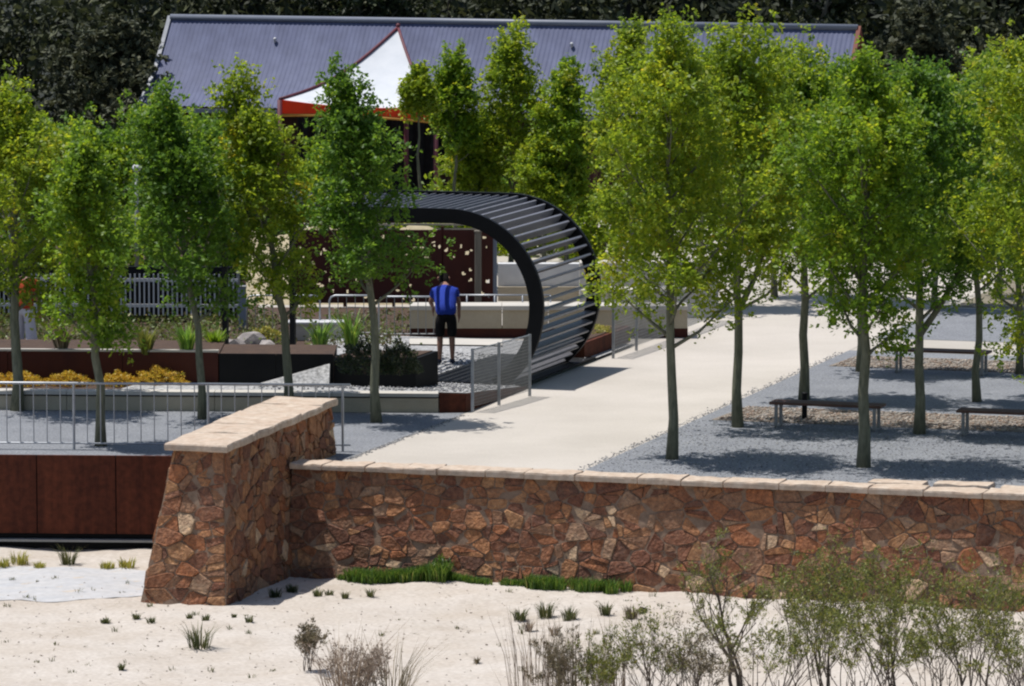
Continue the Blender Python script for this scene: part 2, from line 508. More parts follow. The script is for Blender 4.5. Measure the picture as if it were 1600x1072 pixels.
for j in range(npy + 1):
    for i in range(npx + 1):
        x = -20 + 15.05 * i / npx
        y0_ = 70.95 + .09 * (x + 5) + .12 * math.sin(x * 2.3) + .05 * math.sin(x * 7.1); y1_ = 73.55 + .14 * math.sin(x * 1.7 + 1) + .05 * math.sin(x * 6.3)
        y = y0_ + (y1_ - y0_) * j / npy
        V.append((x, y, sand_z(x, y) + .007))
Fq = [(j * (npx + 1) + i, j * (npx + 1) + i + 1, (j + 1) * (npx + 1) + i + 1, (j + 1) * (npx + 1) + i) for j in range(npy) for i in range(npx)]
tag(link_mesh('limestone_pad', fast_mesh('limestone_pad', V, Fq, True), mt['slab']), 'pale grey crushed limestone strip left of the stone buttress', kind='structure')
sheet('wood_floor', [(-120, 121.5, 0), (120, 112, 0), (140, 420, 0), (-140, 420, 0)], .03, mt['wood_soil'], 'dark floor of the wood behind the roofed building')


# ------------------------------------------------------------------ rubble masonry
def clip_poly(poly, nx_, ny_, d):
    out = []
    for i in range(len(poly)):
        a, b = poly[i], poly[(i + 1) % len(poly)]
        da = a[0] * nx_ + a[1] * ny_ - d; db = b[0] * nx_ + b[1] * ny_ - d
        if da <= 0: out.append(a)
        if (da < 0 < db) or (db < 0 < da):
            t = da / (da - db)
            out.append((a[0] + (b[0] - a[0]) * t, a[1] + (b[1] - a[1]) * t))
    return out


def voronoi(w, h, sx, sy, rng, drop=.28):
    pts = []
    rows = max(2, round(h / sy))
    for j in range(rows):
        cols = max(2, round(w / sx))
        for i in range(cols):
            if rng.random() < drop: continue
            pts.append(((i + .5 + (j % 2) * .5 - .25 + rng.uniform(-.55, .55)) * w / cols, (j + .5 + rng.uniform(-.5, .5)) * h / rows))
    k = sx / sy * .85       # stones lie flat: stretch the metric
    cells = []
    for i, p in enumerate(pts):
        poly = [(0, 0), (w, 0), (w, h), (0, h)]
        for j, q in enumerate(pts):
            if i == j: continue
            dx, dy = (q[0] - p[0]), (q[1] - p[1])
            if abs(dx) > 4.5 * sx or abs(dy) > 4.5 * sy: continue
            nxx, nyy = dx / k / k, dy
            mx_, my_ = (p[0] + q[0]) / 2, (p[1] + q[1]) / 2
            poly = clip_poly(poly, nxx, nyy, mx_ * nxx + my_ * nyy)
            if len(poly) < 3: break
        if len(poly) >= 3: cells.append(poly)
    return cells


def area(poly):
    return abs(sum(poly[i][0] * poly[(i + 1) % len(poly)][1] - poly[(i + 1) % len(poly)][0] * poly[i][1] for i in range(len(poly)))) / 2


def stone_geo(mb, poly, fmap, rng, gap=.008, hmin=.002, hmax=.028):
    """one stone: rounded polygon, chamfered, standing proud of the mortar"""
    cx = sum(p[0] for p in poly) / len(poly); cy = sum(p[1] for p in poly) / len(poly)
    pts = []
    n = len(poly)
    for i in range(n):
        a, p, b = poly[i - 1], poly[i], poly[(i + 1) % n]
        t = rng.uniform(.06, .17)
        pts.append((p[0] + (a[0] - p[0]) * t, p[1] + (a[1] - p[1]) * t))
        pts.append((p[0] + (b[0] - p[0]) * t, p[1] + (b[1] - p[1]) * t))
    r = math.sqrt(area(poly) / math.pi)
    s0 = max(.5, 1 - gap / r)
    s1 = s0 * rng.uniform(.86, .95)
    h = rng.uniform(hmin, hmax); tx, ty = rng.uniform(-.12, .12), rng.uniform(-.12, .12)
    m = len(pts); b0 = len(mb.v)
    for s_, hh in ((s0, -.02), (s0, h * .5), (s1, h)):
        for p in pts:
            dx, dy = (p[0] - cx) * s_, (p[1] - cy) * s_
            z = hh if hh < 0 else hh + dx * tx + dy * ty + rng.uniform(-.006, .006)
            mb.v.append(tuple(fmap(cx + dx, cy + dy, z)))
    for l in range(2):
        for k in range(m):
            k2 = (k + 1) % m
            mb.f.append((b0 + l * m + k, b0 + l * m + k2, b0 + (l + 1) * m + k2, b0 + (l + 1) * m + k))
    mb.f.append(tuple(b0 + 2 * m + k for k in range(m)))


def stone_face(parent, P00, P10, P11, P01, sx, sy, seed, single=True, keep=None, limit=300):
    rng = random.Random(seed)
    w = ((P10 - P00).length + (P11 - P01).length) / 2; h = ((P01 - P00).length + (P11 - P10).length) / 2
    nrm = (P10 - P00).cross(P01 - P00).normalized()

    def fmap(a, b, z):
        s_, t_ = a / w, b / h
        return (P00 * (1 - s_) + P10 * s_) * (1 - t_) + (P01 * (1 - s_) + P11 * s_) * t_ + nrm * z
    cells = []
    for poly in voronoi(w, h, sx, sy, rng):
        stack = [(poly, 0)]
        while stack:
            q, lv = stack.pop()
            if len(q) >= 3 and lv < 2 and area(q) > sx * sy * .55 and rng.random() < (.55 if lv == 0 else .35):
                # a mason's break: split along a rough bedding or cross joint
                cx = sum(t[0] for t in q) / len(q) + rng.uniform(-.2, .2) * sx; cy = sum(t[1] for t in q) / len(q) + rng.uniform(-.2, .2) * sy
                an = rng.gauss(math.pi / 2, .35) if rng.random() < .6 else rng.gauss(0, .4)
                nx_, ny_ = math.cos(an), math.sin(an); d = cx * nx_ + cy * ny_
                stack += [(clip_poly(q, nx_, ny_, d), lv + 1), (clip_poly(q, -nx_, -ny_, -d), lv + 1)]
            elif len(q) >= 3 and area(q) > .0025:
                cells.append(q)
    cells.sort(key=area, reverse=True)
    rest = MB(); cnt = 0
    for poly in cells:
        c = (sum(p[0] for p in poly) / len(poly), sum(p[1] for p in poly) / len(poly))
        if single and cnt < limit and (keep is None or keep(*c)):
            mb = MB(); stone_geo(mb, poly, fmap, rng)
            mb.build('stone', mt['stone'], parent); cnt += 1
        else:
            stone_geo(rest, poly, fmap, rng)
    if rest.v:
        tag(rest.build('stones', mt['stone_many'], parent), kind='stuff')
    return cnt


def slab_cap(mb, A, B, C, D, z0, z1, rng, rough=.015):
    """rough-edged slab over quad A B C D (ccw from above), top slightly uneven"""
    def edge(P, Q, n):
        d = (Q - P); nn = Vector((d.y, -d.x, 0)).normalized()
        return [P + d * (i / n) + nn * (rng.uniform(-rough, rough) if 0 < i else 0) for i in range(n)]
    loop = edge(A, B, 4) + edge(B, C, 3) + edge(C, D, 4) + edge(D, A, 3)
    m = len(loop); b0 = len(mb.v)
    c = sum(loop, Vector()) / m
    for zz, s_ in ((z0, .985), (z0 + .02, 1), (z1 - .025, 1), (z1, .975)):
        for p in loop:
            q = c + (p - c) * s_
            mb.v.append((q.x, q.y, zz + (rng.uniform(-.01, .01) if zz == z1 else 0)))
    for l in range(3):
        for k in range(m):
            k2 = (k + 1) % m
            mb.f.append((b0 + l * m + k, b0 + l * m + k2, b0 + (l + 1) * m + k2, b0 + (l + 1) * m + k))
    mb.v.append((c.x, c.y, z1 + rng.uniform(0, .015)))
    cc = len(mb.v) - 1
    for k in range(m):
        mb.f.append((b0 + 3 * m + k, b0 + 3 * m + (k + 1) % m, cc))
    mb.f.append(tuple(b0 + k for k in reversed(range(m))))


# low stone wall along the front of the plaza
rng = random.Random(31)
wall = empty('stone_wall', W(-18, 69.6, -1.5), 'long low rubble stone wall of brown and ochre stones with pale capping', 'wall')
UA, UB = -25.16, -6.0
zb, zt, vb, vt = -1.6, 0.12, 68.78, 69.08
P = [W(UA, vb, zb), W(UB, vb, zb), W(UB, vt, zt), W(UA, vt, zt)]
mb = MB().hexa([P[0], P[1], W(UB, 69.42, zb), W(UA, 69.42, zb), P[3], P[2], W(UB, 69.42, zt), W(UA, 69.42, zt)])
mb.build('mortar_core', mt['mortar'], wall)
stone_face(wall, *P, .29, .165, 5, keep=lambda a, b: a < 11.2, limit=298)
u = UA
while u < UB - .4:
    l = rng.uniform(.5, .95)
    mb = MB()
    dv = rng.uniform(-.025, .02)
    slab_cap(mb, W(u, vt - .10 + dv), W(u + l - .012, vt - .10 + dv + rng.uniform(-.015, .015)), W(u + l - .012, 69.48 + rng.uniform(-.02, .02)), W(u, 69.48), zt + .002, zt + .09 + rng.uniform(-.012, .012), rng)
    mb.build('capstone', mt['capstone'], wall)
    u += l
# loose pale slabs lying behind the capping at the right
for k in range(5):
    uu = -16.6 + k * .95 + rng.uniform(-.1, .1)
    mb = MB()
    slab_cap(mb, W(uu, 69.75), W(uu + .8, 69.72), W(uu + .82, 70.1 + rng.uniform(-.05, .05)), W(uu, 70.1), .007, .15 + rng.uniform(0, .05), rng, .03)
    tag(mb.build('edging_slab', mt['capstone'], origin=W(uu + .4, 69.9, .007)), 'rough pale slab lying on the gravel just behind the wall capping', 'stone slab', 'pale slabs behind the wall')

# stone buttress
but = empty('stone_buttress', W(-25.5, 68.5, -1.5), 'tall sloping stone buttress with pale flat coping at the end of the wall', 'wall')
zb, zt = -1.6, .74
b_ = {'FL': W(-26.27, 65.72, zb), 'FR': W(-24.93, 65.72, zb), 'BR': W(-25.22, 71.75, zb), 'BL': W(-26.8, 71.75, zb)}
t_ = {'FL': W(-25.86, 66.12, zt), 'FR': W(-25.10, 66.12, zt), 'BR': W(-25.42, 71.5, zt), 'BL': W(-26.24, 71.5, zt)}
MB().hexa([b_['FL'], b_['FR'], b_['BR'], b_['BL'], t_['FL'], t_['FR'], t_['BR'], t_['BL']]).build('mortar_core', mt['mortar'], but)
stone_face(but, b_['FL'], b_['FR'], t_['FR'], t_['FL'], .25, .145, 11, limit=95)
stone_face(but, b_['FR'], b_['BR'], t_['BR'], t_['FR'], .31, .17, 12, limit=205)
stone_face(but, b_['BL'], b_['FL'], t_['FL'], t_['BL'], .4, .25, 13, single=False)
stone_face(but, b_['BR'], b_['BL'], t_['BL'], t_['BR'], .4, .25, 14, single=False)
cuts = [0, .23, .41, .66, .85, 1.0]
A0, B0 = W(-25.95, 65.98), W(-25.00, 65.98)
A1, B1 = W(-26.34, 71.6), W(-25.33, 71.6)
for k in range(5):
    s0, s1 = cuts[k], cuts[k + 1] - .002
    mb = MB()
    slab_cap(mb, A0.lerp(A1, s0), B0.lerp(B1, s0), B0.lerp(B1, s1), A0.lerp(A1, s1), zt + .002, zt + .10 + rng.uniform(-.012, .015), rng, .03)
    mb.build('coping_slab', mt['capstone'], but)

# rusty steel retaining wall
cor = empty('steel_retaining_wall', (-8, left_line(-8), -1.4), 'rust brown weathering steel retaining wall below the railing', 'wall')
mb = MB()
xa, xb = -22.0, -4.6
mb.hexa([(xa, left_line(xa) + .06, -1.7), (xb, left_line(xb) + .06, -1.7), (xb, left_line(xb) + .3, -1.7), (xa, left_line(xa) + .3, -1.7),
         (xa, left_line(xa) + .06, -.02), (xb, left_line(xb) + .06, -.02), (xb, left_line(xb) + .3, -.02), (xa, left_line(xa) + .3, -.02)])
mb.build('shade_backing', mt['black'], cor)  # black paints the shaded recess below the panels and ledge
xs = at(57, 770, 75.6).x - 1.2 * 12
while xs < -4.8:
    x0, x1 = xs + .008, xs + 1.192
    mb = MB()
    yy = rng.uniform(-.006, .006)
    mb.hexa([(x0, left_line(x0) + yy, -1.18), (x1, left_line(x1) + yy, -1.18), (x1, left_line(x1) + .05, -1.18), (x0, left_line(x0) + .05, -1.18),
             (x0, left_line(x0) + yy, .012), (x1, left_line(x1) + yy, .012), (x1, left_line(x1) + .05, .012), (x0, left_line(x0) + .05, .012)])
    mb.build('steel_panel', mt['corten'], cor)
    xs += 1.2
mb = MB()
mb.hexa([(xa, left_line(xa) - .10, -1.295), (xb, left_line(xb) - .10, -1.295), (xb, left_line(xb) + .055, -1.295), (xa, left_line(xa) + .055, -1.295),
         (xa, left_line(xa) - .10, -1.262), (xb, left_line(xb) - .10, -1.262), (xb, left_line(xb) + .055, -1.262), (xa, left_line(xa) + .055, -1.262)])
mb.build('ledge', mt['galv_dull'], cor)

# ------------------------------------------------------------------ galvanised railing above it
def bar_mesh(name, h, r, n=6):
    return MB().tube([(0, 0, 0), (0, 0, h)], r, n).mesh(name)


rail = empty('railing', (-6, left_line(-6, 76.3), 0), 'galvanised pedestrian railing with thin upright bars behind the steel wall', 'railing')
ry = lambda x: left_line(x, 76.28)
xa, xb = -12.0, -2.45
for nm, zz, r in (('top_rail', 1.02, .021), ('bottom_rail', .1, .013)):
    MB().tube([(xa, ry(xa), zz), (xb, ry(xb), zz)], r, 6).build(nm, mt['galv'], rail, True)
bm_ = bar_mesh('bar', .92, .0085)
pm_ = bar_mesh('post', 1.02, .021)
x = xa; k = 0
org = ORG[rail.name]
p0 = at(113, 690, 76.5).x
while x < xb:
    isp = abs(((x - p0 + 50 * 2.05) % 2.05)) < .1
    link_mesh('post' if isp else 'bar', pm_ if isp else bm_, mt['galv'], rail, Vector((x, ry(x), 0 if isp else .1)) - org)
    x += .205

# ------------------------------------------------------------------ seat wall and raised beds, left of the path
sy = lambda x, o=0: 81.05 - .055 * (x + 5.2) + o
seat = empty('seat_wall', (-5, sy(-5), 0), 'long low cream seat wall with overhanging pale top', 'seat wall')
x_end = -1.18
xs = [-22, -19.5, -17, -14.5, -12, -9.6, -7.2, -4.8, -2.9, x_end]
for a, b in zip(xs[:-1], xs[1:]):
    b2 = b - .008
    MB().hexa([(a, sy(a), 0), (b2, sy(b2), 0), (b2, sy(b2, .4), 0), (a, sy(a, .4), 0), (a, sy(a), .235), (b2, sy(b2), .235), (b2, sy(b2, .4), .235), (a, sy(a, .4), .235)]).build('wall_panel', mt['cream'], seat)
    MB().hexa([(a, sy(a, -.04), .262), (b2, sy(b2, -.04), .262), (b2, sy(b2, .30), .262), (a, sy(a, .30), .262), (a, sy(a, -.04), .318), (b2, sy(b2, -.04), .318), (b2, sy(b2, .30), .318), (a, sy(a, .30), .318)]).build('seat_slab', mt['pale'], seat)
a, b = -22, x_end
MB().hexa([(a, sy(a, .06), .2345), (b, sy(b, .06), .2345), (b, sy(b, .26), .2345), (a, sy(a, .26), .2345), (a, sy(a, .06), .2625), (b, sy(b, .06), .2625), (b, sy(b, .26), .2625), (a, sy(a, .26), .2625)]).build('painted_shadow_gap', mt['black'], seat)  # black strip paints the shade under the seat slab
# rusty end plate running back along the path, tapering into the ground
ep0 = Vector((x_end + .01, sy(x_end), 0))
e1 = W(-25.04, 76.9); e2 = W(-25.04, 80.3)
mb = MB()
for p, q, h0, h1 in ((ep0, e1, .32, .30), (e1, e2, .30, .03)):
    d = (q - p).normalized(); n_ = Vector((d.y, -d.x, 0)) * .012
    mb.hexa([p + n_, q + n_, q - n_, p - n_, p + n_ + Vector((0, 0, h0)), q + n_ + Vector((0, 0, h1)), q - n_ + Vector((0, 0, h1)), p - n_ + Vector((0, 0, h0))])
tag(mb.build('edging_plate', mt['corten'], origin=e1), 'rusty steel edging plate tapering along the path edge beside the seat wall', 'edging')

# pebble court under the pergola: a sloping sheet falling back to path level
def court_z(x, y):
    v = x * PX + y * PY
    return .30 - .25 * min(1, max(0, (v - 77.0) / 3.2))


V, Fq = [], []
nu, nv = 24, 16
for j in range(nv + 1):
    for i in range(nu + 1):
        u = -30.6 + (5.5) * i / nu; 
        pbase = W(u, 77, 0)
        # start at the back of the seat, end at v = 86.8
        vv0 = 76.9 + (u + 25.2) * .235 + .25
        v = vv0 + (86.8 - vv0) * j / nv
        p = W(u, v)
        V.append((p.x, p.y, court_z(p.x, p.y)))
Fq = [(j * (nu + 1) + i, j * (nu + 1) + i + 1, (j + 1) * (nu + 1) + i + 1, (j + 1) * (nu + 1) + i) for j in range(nv) for i in range(nu)]
tag(link_mesh('court', fast_mesh('court', V, Fq), mt['court']), 'pebbled court under the curled pergola', kind='structure')


def pebbles(name, n, place, smin, smax, mat, seed, label):
    r = np.random.RandomState(seed)
    base = np.array([(1, 0, 0), (0, 1, 0), (-1, 0, 0), (0, -1, 0), (0, 0, .8), (0, 0, -.8)], dtype=float)
    fc = np.array([(0, 1, 4), (1, 2, 4), (2, 3, 4), (3, 0, 4), (1, 0, 5), (2, 1, 5), (3, 2, 5), (0, 3, 5)])
    c = np.array([place(r) for _ in range(n)])
    s = r.uniform(smin, smax, (n, 1, 1)); a = r.uniform(0, 6.28, n)
    ca, sa = np.cos(a), np.sin(a)
    b = base[None] * s * r.uniform(.7, 1.3, (n, 6, 1))
    x = b[..., 0] * ca[:, None] - b[..., 1] * sa[:, None] * .7; y = b[..., 0] * sa[:, None] + b[..., 1] * ca[:, None] * .7
    V = np.stack([x, y, b[..., 2] * .6], -1) + c[:, None]
    F = fc[None] + (np.arange(n) * 6)[:, None, None]
    return tag(link_mesh(name, fast_mesh(name, V.reshape(-1, 3), F.reshape(-1, 3)), mat), label, kind='stuff')


def court_pt(r):
    u = r.uniform(-28.6, -25.15); v = r.uniform(77.0 + (u + 25.2) * .235 + .3, 84.5)
    p = W(u, v); return (p.x, p.y, court_z(p.x, p.y) + .01)


pebbles('court_pebbles', 2600, court_pt, .015, .04, mt['pebbles'], 3, 'grey and white pebbles covering the court')


def strip_pt(v0, v1, z=.016):
    def f(r):
        p = W(r.uniform(-20.9, -13), r.uniform(v0, v1)); return (p.x, p.y, z)
    return f


pebbles('strip_pebbles', 3600, strip_pt(77.2, 78.95), .018, .045, mt['brown_pebbles'], 4, 'brown pebbles of the nearer strip')
pebbles('strip_pebbles', 2600, strip_pt(84.9, 86.5), .018, .045, mt['brown_pebbles'], 5, 'brown pebbles of the farther strip')
pebbles('gravel_stones', 6000, lambda r: (lambda p: (p.x, p.y, .008))(W(r.uniform(-21.2, -13.5), r.uniform(70.4, 77.1))), .008, .022, mt['pebbles'], 6, 'loose grey gravel stones right of the path')

# planting bed behind the seat, rusty planter wall, black planters
by = lambda x, o=0: 82.55 - .055 * (x + 5.2) + o
sheet('planting_bed', [(-22, sy(-22, .29), 0), (-4.2, sy(-4.2, .29), 0), (-4.2, by(-4.2), 0), (-22, by(-22), 0)], .27, mt['soil'], 'strip of dark soil behind the seat wall')
pw = empty('steel_planter', (-8, by(-8), .27), 'long raised rust brown steel planter behind the seat wall', 'planter')
xe = at(342, 570, 82.6).x
for a, b in ((-17, -14.0), (-14, -11.0), (-11, -8.3), (-8.3, -6.4), (-6.4, xe)):
    b2 = b - .01
    MB().hexa([(a, by(a), 0), (b2, by(b2), 0), (b2, by(b2, .03), 0), (a, by(a, .03), 0), (a, by(a), .79), (b2, by(b2), .79), (b2, by(b2, .03), .79), (a, by(a, .03), .79)]).build('steel_panel', mt['corten_dark'], pw)
MB().hexa([(-17, by(-17, -.01), .79), (xe, by(xe, -.01), .79), (xe, by(xe, .10), .79), (-17, by(-17, .10), .79), (-17, by(-17, -.01), .825), (xe, by(xe, -.01), .825), (xe, by(xe, .10), .825), (-17, by(-17, .10), .825)]).build('rim', mt['pale'], pw)
MB().hexa([(-17, by(-17, .1), 0), (xe, by(xe, .1), 0), (xe, by(xe, 2.0), 0), (-17, by(-17, 2.0), 0), (-17, by(-17, .1), .76), (xe, by(xe, .1), .76), (xe, by(xe, 2.0), .76), (-17, by(-17, 2.0), .76)]).build('soil', mt['soil'], pw)

# black steel section of the raised bed, with a wedge of gravel banked up before it
up = lambda p, z: Vector((p.x, p.y, z))
xk = at(522, 570, 82.6).x
pb = empty('black_planter', ((xe + xk) / 2, by((xe + xk) / 2), .2), 'raised black steel planter between the rusty planter and the planter box', 'planter')
for a, b in ((xe + .01, (xe + xk) / 2), ((xe + xk) / 2, xk)):
    b2 = b - .006
    MB().hexa([(a, by(a), 0), (b2, by(b2), 0), (b2, by(b2, .03), 0), (a, by(a, .03), 0), (a, by(a), .77), (b2, by(b2), .77), (b2, by(b2, .03), .77), (a, by(a, .03), .77)]).build('steel_panel', mt['black'], pb)
a, b = xe + .01, xk
MB().hexa([(a, by(a, .032), 0), (b, by(b, .032), 0), (b, by(b, 1.6), 0), (a, by(a, 1.6), 0), (a, by(a, .032), .745), (b, by(b, .032), .745), (b, by(b, 1.6), .745), (a, by(a, 1.6), .745)]).build('soil', mt['soil'], pb)
r0_, r1_ = G(405, 604, .27), G(514, 606, .27)
yb0, yb1 = by(r0_.x) - .004, by(r1_.x) - .004
tag(MB().hexa([(r0_.x, r0_.y, .2), (r1_.x, r1_.y, .2), (r1_.x, yb1, .2), (r0_.x, yb0, .2), (r0_.x, r0_.y, .285), (r1_.x, r1_.y, .34), (r1_.x, yb1, .62), (r0_.x, yb0, .29)]).build('gravel_ramp', mt['court']), 'wedge of pale gravel banked against the black planter', kind='structure')

p2 = empty('planter_box', G(590, 600, .27), 'low black planter box holding a dark bushy shrub beside the pebbles', 'planter')
o = G(515, 600, .27); o2 = G(650, 601, .27)
dq = (o2 - o); dp = Vector((PX, PY, 0)) * 1.15
a_, b_2, c_, d_ = o, o2, o2 + dp, o + dp
MB().hexa([up(a_, .2), up(b_2, .2), up(c_, .1), up(d_, .1), up(a_, .70), up(b_2, .70), up(c_, .70), up(d_, .70)]).build('box', mt['black'], p2)
ins2 = lambda p, q: p + (q - p) * .05
MB().hexa([up(ins2(a_, c_), .6), up(ins2(b_2, d_), .6), up(ins2(c_, a_), .6), up(ins2(d_, b_2), .6), up(ins2(a_, c_), .715), up(ins2(b_2, d_), .715), up(ins2(c_, a_), .715), up(ins2(d_, b_2), .715)]).build('soil', mt['soil'], p2)

# ------------------------------------------------------------------ curled pergola
R_OUT, Z_C = 1.65, 1.345
far_c = G(797, 449, Z_C)
vf = far_c.x * PX + far_c.y * PY
uc = far_c.x * QX + far_c.y * QY
vn = vf - 3.35
per = empty('pergola', W(uc, (vn + vf) / 2, 0), 'dark steel pergola whose slatted roof curls over and down to the ground', 'pergola')
U_LEFT = uc - 4.55


def profile(r, n_arc=36, end=-1.02):
    pts = [(U_LEFT, Z_C + r), (uc - 2.2, Z_C + r), (uc, Z_C + r)]
    for k in range(1, n_arc + 1):
        a = math.pi / 2 + (end - math.pi / 2) * k / n_arc
        pts.append((uc + r * math.cos(a), Z_C + r * math.sin(a)))
    return pts


def ring(v, name):
    po, pi_ = profile(R_OUT), profile(R_OUT - .245)
    mb = MB(); n = len(po)
    for vv in (v - .045, v + .045):
        for a, b in zip(po, pi_):
            mb.v.append(tuple(W(a[0], vv, max(a[1], .0)))); mb.v.append(tuple(W(b[0], vv, max(b[1], 0))))
    for k in range(n - 1):
        i = 2 * k; j = 2 * n + 2 * k
        mb.f += [(i, i + 1, i + 3, i + 2), (j, j + 2, j + 3, j + 1), (i, i + 2, j + 2, j), (i + 1, j + 1, j + 3, i + 3)]
    mb.f += [(0, 2 * n, 2 * n + 1, 1), (2 * n - 2, 2 * n - 1, 4 * n - 1, 4 * n - 2)]
    mb.build(name, mt['pergola'], per)


ring(vn, 'curved_beam')
ring(vf, 'curved_beam')
ring_len = 3.35
slat_me = MB().box((0, 0, 0), ring_len - .1, .165, .034, ax=(1, 0, 0)).mesh('slat')   # x along v, y radial, z tangential
L_flat = uc - U_LEFT
rs = R_OUT - .115
sp = .165
d_ = .08
total = L_flat + rs * (math.pi / 2 + .93)
org = ORG[per.name]
while d_ < total:
    if d_ < L_flat:
        uu, zz, ang = U_LEFT + d_, Z_C + rs, math.pi / 2
    else:
        ang = math.pi / 2 - (d_ - L_flat) / rs
        uu, zz = uc + rs * math.cos(ang), Z_C + rs * math.sin(ang)
    ex = Vector((PX, PY, 0))
    er = Vector((QX, QY, 0)) * math.cos(ang) + Vector((0, 0, 1)) * math.sin(ang)
    et = ex.cross(er)
    tilt = -.12            # blades are turned a little in their slots
    er2 = er * math.cos(tilt) + et * math.sin(tilt); et2 = ex.cross(er2)
    o = link_mesh('slat', slat_me, mt['slat'], per)
    mw = Matrix((ex, er2, et2)).transposed().to_4x4()
    mw.translation = W(uu, (vn + vf) / 2, zz) - org
    o.matrix_local = mw
    d_ += sp
for vv in (vn, vf):
    for uu in (U_LEFT + .52,):
        c = W(uu, vv)
        MB().box((c.x, c.y, (Z_C + R_OUT - .24) / 2), .09, .09, Z_C + R_OUT - .24, ax=(QX, QY, 0)).build('post', mt['pergola'], per)
tag(MB().hexa([W(-26.9, vn - .1, .058), W(-25.1, vn - .1, .058), W(-25.1, vf + .9, .052), W(-26.9, vf + .9, .052), W(-26.9, vn - .1, .085), W(-25.1, vn - .1, .085), W(-25.1, vf + .9, .07), W(-26.9, vf + .9, .07)]).build('grate', mt['black'], per))

# ------------------------------------------------------------------ wire mesh fences on the path's edge
def mesh_fence(name, label, uvs, h):
    r = empty(name, W(*uvs[0]), label, 'fence')
    for (u0, v0) in uvs:
        c = W(u0, v0)
        MB().box((c.x, c.y, h / 2 + .01), .05, .012, h + .02, ax=(QX, QY, 0)).build('post', mt['galv'], r)
    mb = MB()
    for (ua, va), (ub, vb_) in zip(uvs[:-1], uvs[1:]):
        A, B = W(ua, va), W(ub, vb_)
        n = int((B - A).length / .03)
        for k in range(1, n):
            p = A.lerp(B, k / n)
            mb.tube([(p.x, p.y, .1), (p.x, p.y, h - .02)], .0032, 3, False)
        m = int(h / .06)
        for k in range(m + 1):
            z = .1 + (h - .12) * k / m
            mb.tube([(A.x, A.y, z), (B.x, B.y, z)], .0032, 3, False)
    mb.build('wire_mesh', mt['galv_dull'], r)
    mb = MB()
    for (ua, va), (ub, vb_) in zip(uvs[:-1], uvs[1:]):
        A, B = W(ua, va, h), W(ub, vb_, h)
        mb.tube([A, B], .012, 5)
    mb.build('top_rail', mt['galv'], r)


mesh_fence('mesh_fence', 'grey wire mesh fence panel in front of the curl of the pergola', [(-24.93, 76.95), (-24.80, 77.95), (-24.68, 79.25)], 1.02)
mesh_fence('mesh_fence', 'grey wire mesh fence beside the path beyond the pergola', [(-24.9, 84.9), (-24.85, 86.2), (-24.8, 88.9), (-24.8, 91.5)], 1.0)

# ------------------------------------------------------------------ people
def skin_mesh(name, verts, edges, radii, root=0, sub=2):
    me = bpy.data.meshes.new(name + '_rig')
    me.from_pydata(verts, edges, [])
    o = bpy.data.objects.new(name + '_rig', me)
    COL.objects.link(o)
    sk = o.modifiers.new('skin', 'SKIN')
    sk.use_smooth_shade = True
    for i, r in enumerate(radii):
        me.skin_vertices[0].data[i].radius = r if hasattr(r, '__len__') else (r, r)
        me.skin_vertices[0].data[i].use_root = (i == root)
    ss = o.modifiers.new('sub', 'SUBSURF'); ss.levels = sub; ss.render_levels = sub
    bpy.context.view_layer.update()
    out = bpy.data.meshes.new_from_object(o.evaluated_get(bpy.context.evaluated_depsgraph_get()))
    out.name = name
    bpy.data.objects.remove(o, do_unlink=True)
    bpy.data.meshes.remove(me)
    return out


